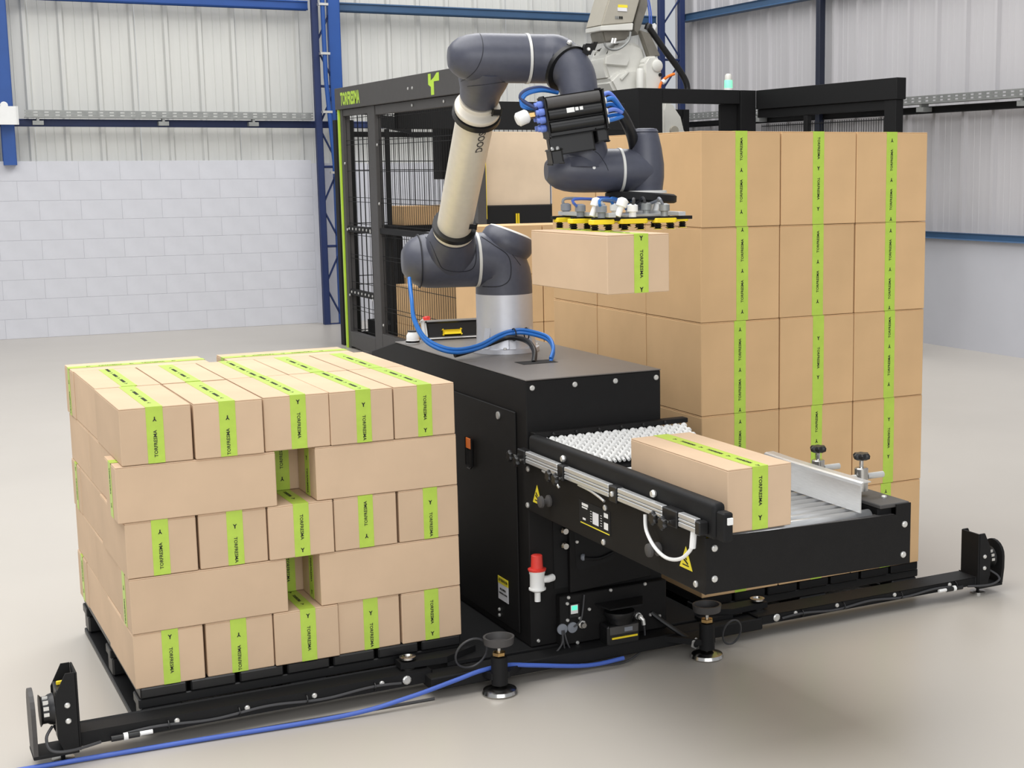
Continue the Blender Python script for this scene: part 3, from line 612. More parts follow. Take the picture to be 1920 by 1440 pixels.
mb2 = MB(); mb2.tube([(-.05, -.118, .005), (.3, -.125, .005), (.6, -.14, .005), (.85, -.15, .005)], .0045, 7, 8); tag(part('floor_cable', mb2, 'cable', smooth=True), 'thin dark cable lying on the floor along the front of the machine', 'cable')
tag(part('air_hose', mb, 'bluecable', smooth=True), 'blue hose lying on the floor in front of the left arm', 'hose')
mb = MB(); cc = V((.97, -.135, .135))
mb.tube([cc + V((math.cos(a) * .052, -.02 * math.sin(a) - .03, math.sin(a) * .052)) for a in [i * 2 * math.pi / 14 for i in range(14)]], .0035, 6, 2, closed=True); tag(part('cable_loop', mb, 'cable', smooth=True), 'round loop of thin grey cable beside the left levelling foot', 'cable', 'cable loops')
mb = MB(); cc = V((1.91, -.19, .055))
mb.tube([cc + V((math.cos(a) * .036, -.01 * math.sin(a), math.sin(a) * .045)) for a in [i * 2 * math.pi / 14 for i in range(14)]], .0035, 6, 2, closed=True); tag(part('cable_loop', mb, 'cable', smooth=True), 'round loop of thin grey cable beside the right levelling foot', 'cable', 'cable loops')

# ================================================================== CONVEYOR
VX0, VX1, VYF, VYB = 1.21, 1.865, -1.18, -.052
cv = thing('infeed_conveyor', (1.53, -.6, .55), 'black roller conveyor jutting out from the cabinet front', 'conveyor')
mb = MB(); mb.box((VX0, VYF + .004, .545), (VX0 + .004, VYB, .70), .0015); part('left_side_panel', mb, 'black', cv)
mb = MB(); mb.box((VX1 - .004, VYF + .004, .545), (VX1, VYB, .70), .0015); part('right_side_panel', mb, 'black', cv)
mb = MB(); mb.prism([(VX0, VYF, .548), (VX1, VYF, .540), (VX1, VYF, .71), (VX1 - .05, VYF, .71), (VX1 - .05, VYF, .682), (VX0, VYF, .694)], (0, .0035, 0)); part('front_panel', mb, 'black', cv)
mb = MB(); mb.box((VX0 + .005, VYF + .005, .55), (VX1 - .005, VYB, .56)); part('under_pan', mb, 'blackm', cv)
mb = MB(); mb.box((VX0 + .005, VYF + .0045, .675), (VX1 - .052, VYF + .035, .682)); part('front_ledge', mb, 'cover', cv)
bolts(cv, [(1.234, VYF, .666), (1.234, VYF, .586), (1.843, VYF, .652), (1.840, VYF, .567)], -Y, .009)
mb = MB(); mb.box((VX0 - .004, -1.222, .697), (VX0 + .034, -.10, .792), .012, 3); part('side_fence', mb, 'blackm', cv, True, ang=50)
mb = MB(); mb.box((VX0 + .002, -1.262, .70), (VX0 + .03, -1.224, .775), .004); part('fence_end', mb, 'blackm', cv)
mb = MB(); mb.box((VX0 + .01, -1.268, .745), (VX0 + .026, -1.2625, .763), .001); part('fence_clip', mb, 'white', cv)
mb = MB(); mb.box((VX1 - .10, VYF + .006, .701), (VX1, -.2, .712), .002); part('right_rail_cover', mb, 'cover', cv)
mb = MB(); mb.box((VX1 - .098, VYF + .02, .665), (VX1 - .05, -.2, .7005), .002); part('right_rail', mb, 'blackm', cv)
bolts(cv, [(VX1 - .03, VYF + .08, .712)], Z, .008)
# rollers
rm = None
yr = -1.135
while yr < -.27:
    if rm is None:
        mb = MB(); mb.lathe((0, 0, 0), X, [(0, .019), (.48, .019)], 18); mb.done(); rm = bpy.data.meshes.new('roller'); mb.bm.to_mesh(rm); mb.bm.free(); rm.materials.append(K['alu'])
        for p_ in rm.polygons: p_.use_smooth = len(p_.vertices) == 4
        mb = MB(); mb.lathe((-.012, 0, 0), X, [(0, .012), (.001, .017), (.0115, .017)], 18); mb.done(); rc = bpy.data.meshes.new('roller_cap'); mb.bm.to_mesh(rc); mb.bm.free(); rc.materials.append(K['yellow'])
    o = bpy.data.objects.new('roller', rm); COL.objects.link(o); o.parent = cv; o.location = V((1.275, yr, .6765)) - wl(cv)
    o2 = bpy.data.objects.new('roller_cap', rc); COL.objects.link(o2); o2.parent = o
    yr += .0465
mb = MB(); mb.box((1.262, VYF + .04, .57), (VX1 - .105, VYB - .01, .65)); part('bed_interior', mb, 'void', cv)
# slotted white skate-wheel mat sloping down from the cabinet
Pm = V((1.262, -.083, .770)); Dm = V((0, -.165, -.062)); Lm = Dm.length; dm = Dm.normalized()
ms = []
for ph in (0, 1):
    mb = MB(); pit = Lm / 5.5
    mb.lathe((0, 0, 0), dm, [(0, .0052), (Lm, .0052)], 8)
    for k in range(5): mb.lathe(dm * (pit * (k + .1 + .5 * ph)), dm, [(0, .0085), (pit * .08, .0112), (pit * .30, .0112), (pit * 0.38, .0085)], 12)
    mb.done(); me = bpy.data.meshes.new('wheel_rod'); mb.bm.to_mesh(me); mb.bm.free(); me.materials.append(K['white']); ms.append(me)
for k in range(33):
    o = bpy.data.objects.new('wheel_rod', ms[k % 2]); COL.objects.link(o); o.parent = cv; o.location = Pm + X * (k * .0162) - wl(cv)
mb = MB(); mb.prism([Pm + V((-.01, .02, -.014)), Pm + V((-.01, 0, -.014)) + Dm * 1.05, Pm + V((-.01, 0, -.04)) + Dm * 1.05, Pm + V((-.01, .02, -.04))], (.55, 0, 0)); part('wheel_mat_tray', mb, 'blackm', cv)
mb = MB(); mb.box((1.235, -.088, .776), (1.80, -.0515, .792), .002); part('rear_rail', mb, 'black', cv)
bolts(cv, [(1.30 + k * .082, -.089, .785) for k in range(6)], -Y, .005, 'blackp')
# aluminium sensor profile with clamps and star knobs
def seg(y0, y1):
    mb = MB()
    for dz, r in ((.0125, .0065), (.001, .0035), (-.011, .0065)): mb.box((1.180, y1, .728 + dz - r), (1.198, y0, .728 + dz + r), .0018)
    mb.box((1.186, y1, .712), (1.196, y0, .745)); return part('profile_segment', mb, 'alu', cv)
for a_, b_ in ((-.135, -.365), (-.415, -.70), (-.755, -1.005), (-1.09, -1.175)): seg(a_, b_)
for k, (a_, b_) in enumerate(((-.075, -.13), (-.37, -.41), (-.705, -.75), (-1.01, -1.085), (-1.176, -1.20))):
    mb = MB(); mb.box((1.178, b_, .702 if k < 4 else .708), (1.2055, a_, .748 if k < 4 else .744), .003); part('clamp_block', mb, 'blackp', cv)
def star_knob(c, ax, r, par, m='blackp', stem=.02):
    ax = V(ax).normalized(); x = (Z if abs(ax.z) < .9 else X); x = (x - ax * x.dot(ax)).normalized(); y = ax.cross(x); c = V(c)
    mb = MB(); rs = []
    for t_, k_ in ((0, .55), (.25, .95), (.7, 1.0), (1.0, .8)):
        rs.append([c + ax * (r * .75 * t_) + (x * math.cos(a) + y * math.sin(a)) * (r * k_ * (.86 + .14 * math.cos(6 * a))) for a in [i * 2 * math.pi / 36 for i in range(36)]])
    mb.rings(rs); o = part('star_knob', mb, m, par, True)
    if stem:
        mb = MB(); mb.cyl(c - ax * stem, c, r * .22, seg=10); part('knob_stem', mb, 'steel', o)
    return o
for y_, z_ in ((-.11, .715), (-.06, .722), (-.395, .708), (-.35, .71), (-1.045, .712), (-.995, .715)): star_knob((1.168, y_, z_), -X, .020, cv, stem=.009)
for y_ in (-.37, -.925): mb = MB(); mb.lathe((1.205, y_, .762), -X, [(0, .009), (.006, .011), (.012, .008)], 12); part('dome_bolt', mb, 'bolt', cv)
bolts(cv, [(1.178, -.73, .726)], -X, .008)
for pts in ([(1.186, -.25, .706), (1.184, -.30, .700), (1.186, -.345, .685), (1.19, -.36, .672)], [(1.186, -.50, .708), (1.184, -.58, .706), (1.186, -.63, .698), (1.188, -.66, .690)]):
    mb = MB(); mb.tube(pts, .004, 6, 5); part('white_sensor_cable', mb, 'alu', cv, True)
mb = MB(); mb.tube([(1.188, -.90, .702), (1.186, -.91, .66), (1.184, -.96, .625), (1.182, -1.03, .612), (1.184, -1.10, .628), (1.19, -1.145, .668), (1.192, -1.15, .708)], .005, 8, 6); part('white_sensor_cable', mb, 'white', cv, True)
mb = MB(); mb.cyl((1.19, -1.146, .665), (1.192, -1.15, .71), .0085, seg=10); part('cable_plug', mb, 'white', cv)
for y_, z_ in ((-.246, .607), (-.936, .612)):
    mb = MB(); mb.lathe((VX0 - .0005, y_, z_), -X, [(0, .019), (.006, .019), (.012, .009), (.02, .009), (.026, .019), (.034, .018), (.037, .012)], 20); part('rubber_buffer', mb, 'cover', cv, True)  # black rubber coloured grey so the highlights sit in the paint
bolts(cv, [(VX0, -.082, .541 + .02), (VX0, -.09, .68), (VX0, -.625, .662), (VX0, -.612, .558), (VX0, -1.131, .564)], -X, .009)
def warn_tri(y, z):
    P0 = V((VX0 - .0012, y, z)); mb = MB(); mb.prism([P0 + V((0, .033, -.026)), P0 + V((0, -.033, -.026)), P0 + V((0, 0, .034))], (.0008, 0, 0)); w = part('warning_triangle', mb, 'warn', cv)
    mb = MB(); c = P0 + V((-.0008, 0, 0))
    mb.prism([c + V((0, .013, -.003)), c + V((0, .012, .002)), c + V((0, -.012, -.009)), c + V((0, -.011, -.014))], (.0005, 0, 0)); mb.prism([c + V((0, .010, .006)), c + V((0, .007, .011)), c + V((0, -.006, .001)), c + V((0, -.004, -.003))], (.0005, 0, 0)); mb.prism([c + V((0, .016, -.015)), c + V((0, .016, -.018)), c + V((0, -.016, -.018)), c + V((0, -.016, -.015))], (.0005, 0, 0)); part('pictogram', mb, 'ink', w)
warn_tri(-.155, .606); warn_tri(-1.08, .618)
# display panel set into the side
mb = MB(); mb.box((VX0 - .0012, -.655, .583), (VX0 - .0002, -.455, .655)); dp = part('control_display', mb, 'void', cv)
def dbox(y0, y1, z0, z1, m, n): mb = MB(); mb.box((VX0 - .0022, y1, z0), (VX0 - .0013, y0, z1)); part(n, mb, m, dp)
dbox(-.465, -.65, .586, .589, 'warn', 'yellow_line'); dbox(-.545, -.582, .598, .634, 'glassy', 'screen'); dbox(-.617, -.642, .598, .618, 'white', 'key'); dbox(-.617, -.642, .633, .646, 'white', 'key'); dbox(-.475, -.515, .640, .648, 'white', 'printed_bar'); dbox(-.475, -.510, .633, .637, 'white', 'printed_bar'); dbox(-.48, -.498, .598, .604, 'white', 'printed_bar')
for r in range(5):
    for yy_ in (-.53, -.595): dbox(yy_, yy_ - .008, .602 + r * .0075, .6035 + r * .0075, 'white', 'scale_mark')
# steel guide plate with clamps on the right of the bed
gd = thing('side_guide', (1.76, -.9, .70), 'bent stainless guide plate on the right of the conveyor bed', 'guide')
pts = [(1.712, -.68), (1.703, -.80), (1.70, -.95), (1.70, -1.17)]
def fold(off, z0, z1, top):
    mb = MB(); bm = mb.bm
    secs = []
    for x, y in pts:
        x += off; s_ = [(x, z0), (x, z1 - .010), (x + .003, z1 - .003), (x + .010, z1), (x + top, z1), (x + top, z1 - .003), (x + .011, z1 - .003), (x + .006, z1 - .005), (x + .0035, z1 - .010), (x + .0035, z0)]
        secs.append([V((a, y, b)) for a, b in s_])
    mb.rings(secs); return mb
part('guide_plate', fold(0, .7125 if False else .698, .782, .035), 'alu', gd)
for y_, z_ in ((-.842, .752), (-1.048, .765)):
    mb = MB(); mb.lathe((1.795, y_, z_ - .038), Z, [(0, .019), (.062, .019), (.065, .016)], 18); c1 = part('clamp_post', mb, 'steel', gd, True)
    star_knob((1.795, y_, z_ + .048), Z, .026, gd, stem=.022)
    mb = MB(); mb.cyl((1.705, y_, z_), (1.775, y_, z_), .009, seg=12); mb.cyl((1.815, y_, z_), (1.87, y_, z_), .009, seg=12); part('guide_rod', mb, 'bolt', gd, True)
# ================================================================== ROBOT ARM
TH = 0.191
A_ = V((math.cos(TH), -math.sin(TH), 0)); T_ = V((-math.sin(TH), -math.cos(TH), 0))
B_ = V((1.476, .694, 0))
rb = thing('articulated_robot', B_ + Z * CZT, 'slate grey articulated robot arm with a silver upper tube', 'robot')
# base pedestal
mb = MB(); mb.lathe(B_ + Z * (CZT + .0005), Z, [(0, .125), (.016, .125), (.018, .108), (.03, .106), (.09, .104), (.213, .104)], 48); bs = part('base_pedestal', mb, 'silver2', rb, True)
for a in (-150, -100, -50, 0, 60, 120):
    d_ = V((math.cos(math.radians(a)), math.sin(math.radians(a)), 0)); w_ = d_.cross(Z); q = B_ + Z * (CZT + .018)
    mb = MB(); mb.prism([q + d_ * .1 - w_ * .012, q + d_ * .121 - w_ * .012, q + d_ * .1045 + Z * .075 - w_ * .012], w_ * .024); part('base_rib', mb, 'silver2', bs)
    mb = MB(); mb.lathe(q + d_ * .115 + w_ * .028, Z, [(0, .006), (.006, .006)], 8); part('base_bolt', mb, 'bolt', bs)
# shoulder: vertical turret elbowing into the J2 axis (towards -A)
z2 = 1.298
C2 = B_ - A_ * .204 + Z * z2
def bend(P, d1, Q, d2, R0, R1, rc, n=10):
    """pipe elbow from P (direction d1) to Q (arriving in direction d2) with corner radius rc"""
    P, Q, d1, d2 = V(P), V(Q), V(d1).normalized(), V(d2).normalized()
    # corner = P + d1*s = Q - d2*t
    a = (Q - P); s_ = a.dot(d1 - d2 * d1.dot(d2)) / (1 - d1.dot(d2) ** 2); t_ = a.dot(d2 - d1 * d1.dot(d2)) / (1 - d1.dot(d2) ** 2)
    Cn = P + d1 * s_; pts = [P]
    a0, a1 = Cn - d1 * min(rc, s_ * .98), Cn + d2 * min(rc, t_ * .98)
    for k in range(n + 1):
        u = k / n; pts.append(a0 * (1 - u) ** 2 + Cn * 2 * u * (1 - u) + a1 * u * u)
    pts.append(Q); return pts
mb = MB(); mb.tube(bend(B_ + Z * 1.1725, Z, B_ - A_ * .098 + Z * z2, -A_, .104, .098, .085), lambda u: .104 - .006 * u, 40); sh = part('shoulder_joint', mb, 'robot', rb, True, ang=60)
mb = MB(); mb.lathe(B_ + Z * 1.29 - A_ * .012, (A_ * .40 + Z), [(0, .070), (.055, .096), (.07, .099), (.10, .092), (.112, .082)], 44); part('shoulder_cover', mb, 'robot', sh, True)
mb = MB(); cpos = B_ + Z * 1.29 - A_ * .012 + (A_ * .40 + Z).normalized() * .1125; mb.lathe(cpos, (A_ * .40 + Z), [(0, .081), (.004, .078), (.007, .066)], 44); part('white_cap', mb, 'ring', sh, True, label='pale cap ring')
def groove(pts, r, par, name='panel_line', m='robot_line'):
    mb = MB(); mb.tube(pts, r, 6, 4); part(name, mb, m, par, True)
def ring(C, ax, R, w, par, name='joint_ring', m='ring'):
    mb = MB(); ax = V(ax).normalized(); mb.lathe(V(C) - ax * w / 2, ax, [(0, R - .004), (.001, R + .0022), (w - .001, R + .0022), (w, R - .004)], 48); return part(name, mb, m, par, True)
ring(B_ - A_ * .102 + Z * z2, A_, .0985, .012, rb)
# J2 housing with rounded end and neck towards the tube
UB, UT = V((1.251, .604, 1.413)), V((1.151, .108, 1.822))
J3 = B_ + V((-.345, -.715, 0)) ; J3 = V((1.131, -.021, 1.958))
C2 = V((1.276, .733, z2)); UD = (J3 - C2).normalized()
def housing(Cc, R, left, right, par_mb=None):
    """lathe along A: domed end on the left (-A), flat on the right"""
    mb = MB(); L = left + right
    pf = [(0, R * .42), (.012, R * .62), (.03, R * .80), (.055, R * .92), (.085, R * .985), (.12, R), (L, R)]
    mb.lathe(Cc - A_ * left, A_, pf, 48); return mb
mb = housing(C2, .0985, .165, .100)
mb.lathe(C2, UD, [(0, .094), (.08, .093), (.13, .082), (.158, .072)], 40)
h2 = part('upper_arm_housing', mb, 'robot', rb, True)
ring(C2 - A_ * .108, A_, .0945, .005, h2, 'panel_line', 'robot_line')
def circ(C, n_, r, k0, k1, N=14):
    n_ = V(n_).normalized(); x = (A_ - n_ * A_.dot(n_)).normalized(); y = n_.cross(x); return [V(C) + (x * math.cos(a) + y * math.sin(a)) * r for a in [k0 + (k1 - k0) * i / N for i in range(N + 1)]]
from mathutils.bvhtree import BVHTree
def seam(obs, C_, pts_, r=.0016, par=None):
    ts = []
    for o in obs:
        vs_ = [v.co + wl(o) for v in o.data.vertices]; ts.append(BVHTree.FromPolygons(vs_, [tuple(p.vertices) for p in o.data.polygons]))
    out = []
    for p in catmull([V((a, 0, b)) for a, b in pts_], 6):
        O = V(C_) + A_ * p.x + Z * p.z + T_ * .5; best = None
        for t in ts:
            h = t.ray_cast(O, -T_)
            if h[0] is not None and (best is None or h[3] < best[3]): best = h
        if best: out.append(best[0] + T_ * .0004)
    if len(out) > 2: mb = MB(); mb.tube(out, r, 6); part('panel_line', mb, 'robot_line', par or obs[0], True)

def wrap(Cc, R, pts_): # (along A, angle in deg measured from -y side downwards)
    return [Cc + A_ * s_ + (T_ * math.cos(math.radians(a)) - Z * math.sin(math.radians(a))) * (R + .0004) for s_, a in pts_]
seam([h2], C2, [(-.088, .095), (-.06, .015), (-.035, -.024), (.02, -.036), (.065, -.030), (.082, .0), (.086, .06)])
seam([h2], C2, [(-.085, .115), (-.05, .088), (.0, .078), (.05, .082), (.08, .095)])
seam([sh], B_ + Z * z2, [(-.09, .085), (-.05, .055), (0, .012), (.002, -.06), (-.03, -.09), (-.09, -.095)], .0018)
seam([sh], B_ + Z * z2, [(-.02, .05), (.01, .025), (.045, -.02)], .0012)
# silver tube
mb = MB(); mb.lathe(UB - UD * .05, UD, [(0, .062), (.02, .0615), ((UT - UB).length + .06, .0615)], 40); tb = part('upper_arm_tube', mb, 'silver', rb, True)
for P_, s_ in ((UB + UD * .0, 1), (UT - UD * .012, -1)):
    mb = MB(); mb.lathe(P_ - UD * .012, UD, [(0, .062), (.002, .072), (.014, .074), (.018, .072), (.02, .062)], 40); part('tube_flange', mb, 'silver', tb, True)
    mb = MB(); q = P_ + UD * (.019 if s_ > 0 else -.024); mb.lathe(q - UD * .010, UD, [(0, .062), (.001, .0775), (.019, .0775), (.02, .062)], 36); q2 = q + T_ * .0 + (A_ * .8 + T_ * .9).normalized() * .078; mb.obox(q2, A_ * .014, T_ * .012, UD * .013, .003); part('cable_strap', mb, 'blackp', tb, True)
# maker's lettering on the tube
tx = text_mesh('DOOS', .034, .0006, .0002); tx.materials.clear()
base_n = (-(cam.matrix_world.translation - UT).normalized()); nn = ((cam.matrix_world.translation - UT) - UD * (cam.matrix_world.translation - UT).dot(UD)).normalized(); nn = (nn + A_ * .55).normalized(); nn = (nn - UD * nn.dot(UD)).normalized()
yv = nn.cross(UD)
bm = bmesh.new(); bm.from_mesh(tx)
O_ = UB + UD * ((UT - UB).length * .80)
for v in bm.verts:
    a = -v.co.y / .0615 ; v.co = O_ + UD * v.co.x + (nn * math.cos(a) + UD.cross(nn) * math.sin(a)) * (.0621 + v.co.z)
bm.to_mesh(tx); bm.free(); tx.transform(Matrix.Translation(-wl(tb))); link('lettering', tx, K['cover'], tb)
# elbow (J3) housing
mb = housing(J3, .0745, .118, .120)
mb.lathe(J3 - UD * .165, UD, [(0, .0630), (.03, .066), (.07, .076), (.11, .083), (.165, .078)], 40)
h3 = part('elbow_housing', mb, 'robot', rb, True)
seam([h3], J3, [(-.025, .07), (-.025, .035), (-.03, 0), (-.047, -.04), (-.075, -.068)], .0011)
seam([h3], J3, [(-.06, -.085), (-.02, -.082), (.05, -.072)], .0010)
groove([J3 - UD * .05 + (A_ * math.cos(a) + T_ * math.sin(a)) * .069 - UD * .012 * math.sin(a) for a in [math.radians(-10 + k * 20) for k in range(11)]], .0014, h3)
ring(J3 + A_ * .124, A_, .0745, .010, rb)
# forearm: elbow from J3 axis, curving down towards J5
F0 = J3 + A_ * .129; F1 = J3 + A_ * .258; W1 = V((1.373, -.143, 1.615))
FD = (W1 - F1).normalized()
mb = MB(); path = catmull([F0, F0 + A_ * .045, J3 + A_ * .222 + T_ * .012 - Z * .004, J3 + A_ * .262 + T_ * .05 - Z * .05, J3 + A_ * .268 + T_ * .085 - Z * .13, J3 + A_ * .262 + T_ * .095 - Z * .22, W1 + A_ * .01 + Z * .06, W1 + A_ * .01 + Z * .01], 8)
mb.tube(path, lambda u: .0745 - .020 * min(1, max(0, (u - .25) / .35)) + (.024 * max(0, (u - .72) / .28)), 40); fa = part('forearm', mb, 'robot', rb, True, ang=60)
# strap around the forearm bend
q = J3 + A_ * .243 + T_ * .034 - Z * .03 ; ax = (T_ * .72 - Z * .5 + A_ * .42).normalized()
mb = MB(); mb.lathe(q - ax * .008, ax, [(0, .060), (.001, .079), (.015, .079), (.016, .060)], 36); up = (Z - ax * Z.dot(ax)).normalized(); kn = q + (up * .8 + A_ * .5).normalized() * .085
mb.obox(kn, A_ * .012, up * .016, T_ * .014, .003); mb.obox(kn + A_ * .02 + Z * .01, A_ * .005, up * .012, T_ * .012, .002); cs = part('forearm_clamp', mb, 'blackp', fa, True)
bolts(cs, [kn + T_ * .015], T_, .006, 'bolt'); bolts(fa, [q + up * .081 - A_ * .02 - ax * .004], up, .008, 'bolt', .01)
# wrist (J5)
mb = housing(W1, .0675, .100, .130); mb.lathe(W1 + A_ * .018 + Z * .115, V((.1, 0, -1)), [(0, .060), (.02, .068), (.06, .073), (.09, .073), (.115, .066)], 36)
h5 = part('wrist_housing', mb, 'robot', rb, True)
seam([h5], W1, [(.037, .058), (.05, .05), (.068, .028), (.08, .0)], .0009)
mb = MB(); mb.lathe(W1 + A_ * .035 + (T_ * math.cos(math.radians(-8)) + Z * math.sin(math.radians(8))) * .0665, T_, [(0, .005), (.002, .005)], 10); part('screw', mb, 'bolt', h5)
ring(W1 + A_ * .135, A_, .0675, .010, rb)
W2 = V((1.593, -.185, 1.615))
mb = MB(); mb.lathe(W1 + A_ * .140, A_, [(0, .0675), (.03, .066), (.085, .058), (.11, .05)], 40)
mb.lathe(W2 - Z * .062, Z, [(0, .052), (.01, .053), (.04, .057), (.08, .057), (.13, .050), (.17, .041), (.185, .036), (.192, .026)], 40); h6 = part('tool_joint', mb, 'robot', rb, True, ang=50)
mb = MB(); mb.lathe(W2 + Z * .1195, Z, [(0, .040), (.009, .034), (.0105, .022), (.011, .004)], 32); part('joint_cap', mb, 'robot', h6, True)
mb = MB(); mb.lathe(W2 - Z * .071, Z, [(0, .066), (.008, .064), (.009, .05)], 40); part('tool_flange', mb, 'ring', h6, True)
# hoses from J2 down to the cabinet top
hs = [(1.10, .66, 1.235), (1.085, .60, 1.17), (1.082, .57, 1.10), (1.11, .53, 1.03), (1.19, .50, .992), (1.30, .53, .995), (1.40, .575, 1.022), (1.46, .575, 1.035), (1.50, .545, 1.035), (1.535, .45, 1.02), (1.52, .37, .99), (1.49, .33, .957)]
for k in range(2):
    mb = MB(); mb.tube([V(p) + V((.002, .004, .011)) * k for p in hs], .0065, 10, 6); tag(part('air_hose', mb, 'bluehose', smooth=True), ['lower', 'upper'][k] + ' blue air hose looping from the robot shoulder to the cabinet top', 'hose', 'blue hoses at the robot base')
mb = MB(); mb.tube([(1.22, .55, .975), (1.28, .56, .985), (1.38, .575, 1.008), (1.44, .572, 1.022), (1.475, .50, 1.015), (1.46, .40, .99), (1.43, .34, .957)], .0095, 10, 6); tag(part('black_cable', mb, 'blackp', smooth=True), 'thick black cable tied under the blue hoses at robot base', 'cable')
mb = MB()
for xx in (1.455, 1.505): mb.tube([V((xx, .565, 1.032)) + V((0, math.cos(a) * .022, math.sin(a) * .022)) for a in [i * math.pi / 6 for i in range(12)]], .0025, 6, closed=True)
part('cable_tie', mb, 'blackp', rb)
# valve block on the forearm
VC = V((1.318, -.228, 1.785)) ; vb = thing('valve_block', VC, 'black ribbed vacuum valve block clamped to the robot forearm', 'valve block')
ax_ = (A_ + Z * .15).normalized(); nf = T_; uz = ax_.cross(nf); uz = uz if uz.z > 0 else -uz
mb = MB(); mb.obox(VC, ax_ * .088, nf * .028, uz * .060, .004); blk = part('block_body', mb, 'blackp', vb)
for k, dz in enumerate((.041, .006, -.030)):
    mb = MB(); q = VC + nf * .024 + uz * dz; mb.lathe(q - ax_ * .083, ax_, [(0, .018), (.166, .018)], 20); part('vacuum_tube', mb, 'cover' if k == 0 else 'blackp', vb, True)
for s_ in (-1, 1): mb = MB(); mb.obox(VC + ax_ * s_ * .091 + nf * .008, ax_ * .003, nf * .036, uz * .058, .002); part('end_plate', mb, 'blackp', vb)
mb = MB(); mb.obox(VC + nf * .0425 + uz * .012 - ax_ * .016, ax_ * .012, nf * .0006, uz * .007); mb.obox(VC + nf * .0425 + uz * .013 + ax_ * .004, ax_ * .005, nf * .0006, uz * .005); mb.obox(VC + nf * .0425 + uz * .013 + ax_ * .018, ax_ * .005, nf * .0006, uz * .005); part('block_label', mb, 'white', vb)
mb = MB(); mb.obox(VC - uz * .085 - ax_ * .02, ax_ * .07, nf * .012, uz * .030, .003); part('mount_plate', mb, 'blackp', vb)
for P_ in (VC - uz * .118 - ax_ * .075, VC - uz * .075 + ax_ * .075):
    mb = MB(); mb.obox(P_, ax_ * .018, nf * .026, uz * .020, .004); cl = part('clamp_half', mb, 'blackp', vb)
    bolts(cl, [P_ + uz * .020 + nf * .008 + ax_ * k for k in (-.008, .009)], uz, .007, 'bolt', .010)
for i_, (dz, dy) in enumerate(((.04, .02), (.018, .03), (-.005, .028), (-.03, .02), (.03, -.01), (.0, -.008), (-.028, -.01))):
    q = VC + uz * dz + nf * dy - ax_ * .089; mb = MB(); mb.lathe(q, -ax_, [(0, .009), (.008, .011), (.02, .011), (.022, .008), (.03, .008)], 10); part('push_fitting', mb, 'ltblue', vb, True)
q = VC - ax_ * .12 + uz * .015 + nf * .012; mb = MB(); mb.lathe(q, -ax_, [(0, .012), (.018, .012)], 6); part('brass_adapter', mb, 'brass', vb)
mb = MB(); mb.lathe(q - ax_ * .019, -ax_ - uz * .25, [(0, .016), (.006, .021), (.034, .021), (.040, .014)], 16); part('silencer', mb, 'white', vb, True, label='white silencer')
for k in range(3):
    mb = MB(); e = uz * (.01 * k)
    mb.tube([VC - ax_ * .112 + uz * .03 + nf * (.012 * k), VC - ax_ * .150 + uz * .045 + e, VC - ax_ * .135 + uz * .075 + e * .6, VC - ax_ * .085 + uz * .082 + e * .4, VC - ax_ * .03 + uz * .068 - nf * .02], .006, 8, 5); part('blue_hose', mb, 'bluehose' if k < 2 else 'navy', vb, True)
HX = W1 + A_ * .115 + V((0, .03, .10))
for k, dz in enumerate((.040, .024, .008, -.008, -.024, -.036)):
    q = VC + ax_ * .0895 + uz * dz + nf * (.012 if k % 2 else -.006)
    mb = MB(); mb.lathe(q, ax_, [(0, .009), (.016, .010), (.018, .006)], 10); part('push_fitting', mb, 'white', vb, True)
    jn = VC + ax_ * .165 + uz * (-.022 + .2 * dz) - nf * .02
    mb = MB(); mb.tube([q + ax_ * .012, q + ax_ * .04 + uz * .002, jn], .0065, 8, 5); part('blue_hose', mb, 'bluehose' if k % 3 else 'ltblue', vb, True)
jn = VC + ax_ * .155 + uz * (-.018) - nf * .02
mb = MB(); mb.tube([jn, jn + ax_ * .022 - uz * .035 - nf * .02, jn + ax_ * .046 - uz * .085 - nf * .06, jn + ax_ * .056 - uz * .15 - nf * .09, jn + ax_ * .05 - uz * .22 - nf * .09], .0175, 12, 6); part('hose_sleeve', mb, 'blackp', vb, True)
# ================================================================== GRIPPER
gr = thing('suction_gripper', (1.5, -.3, 1.45), 'vacuum gripper with yellow suction pads below the robot wrist', 'gripper')
mb = MB(); mb.lathe(W2 - Z * .098 - A_ * .022 + T_ * .01, Z + A_ * .06 - T_ * .03, [(0, .106), (.004, .113), (.022, .113), (.027, .105)], 44); part('adapter_disc', mb, 'blackm', gr, True)
mb = MB(); mb.lathe(W2 - Z * .128 - A_ * .01, Z, [(0, .05), (.03, .066), (.032, .05)], 32); part('coupling_ring', mb, 'alu', gr, True)
GXD, GYD = V((.99, .035, 0)), V((-.035, .99, 0)); G0 = V((1.42, -.34, 0))
ZP = 1.476
def gp(a, b, z): return G0 + GXD * a + GYD * b + Z * z
for b in (-.13, 0, .13):
    mb = MB(); mb.obox(gp(0, b, ZP - .001), GXD * .17, GYD * .008, Z * .005, .001); part('frame_bar', mb, 'blackm', gr)
for a in (-.12, .12):
    mb = MB(); mb.obox(gp(a, 0, ZP + .011), GXD * .012, GYD * .16, Z * .006, .001); part('cross_bar', mb, 'alu', gr)
mb = MB(); mb.prism([gp(-.03, -.08, ZP + .009), gp(.17, -.06, ZP + .009), gp(.17, .17, ZP + .009), gp(-.0, .14, ZP + .009)], (0, 0, -.006)); part('carrier_plate', mb, 'alu', gr)
pads = [(-.14, -.13), (-.035, -.13), (.075, -.13), (-.14, .0), (-.02, .0), (.09, .0), (-.12, .13), (.0, .13), (.12, .13), (.16, -.06)]
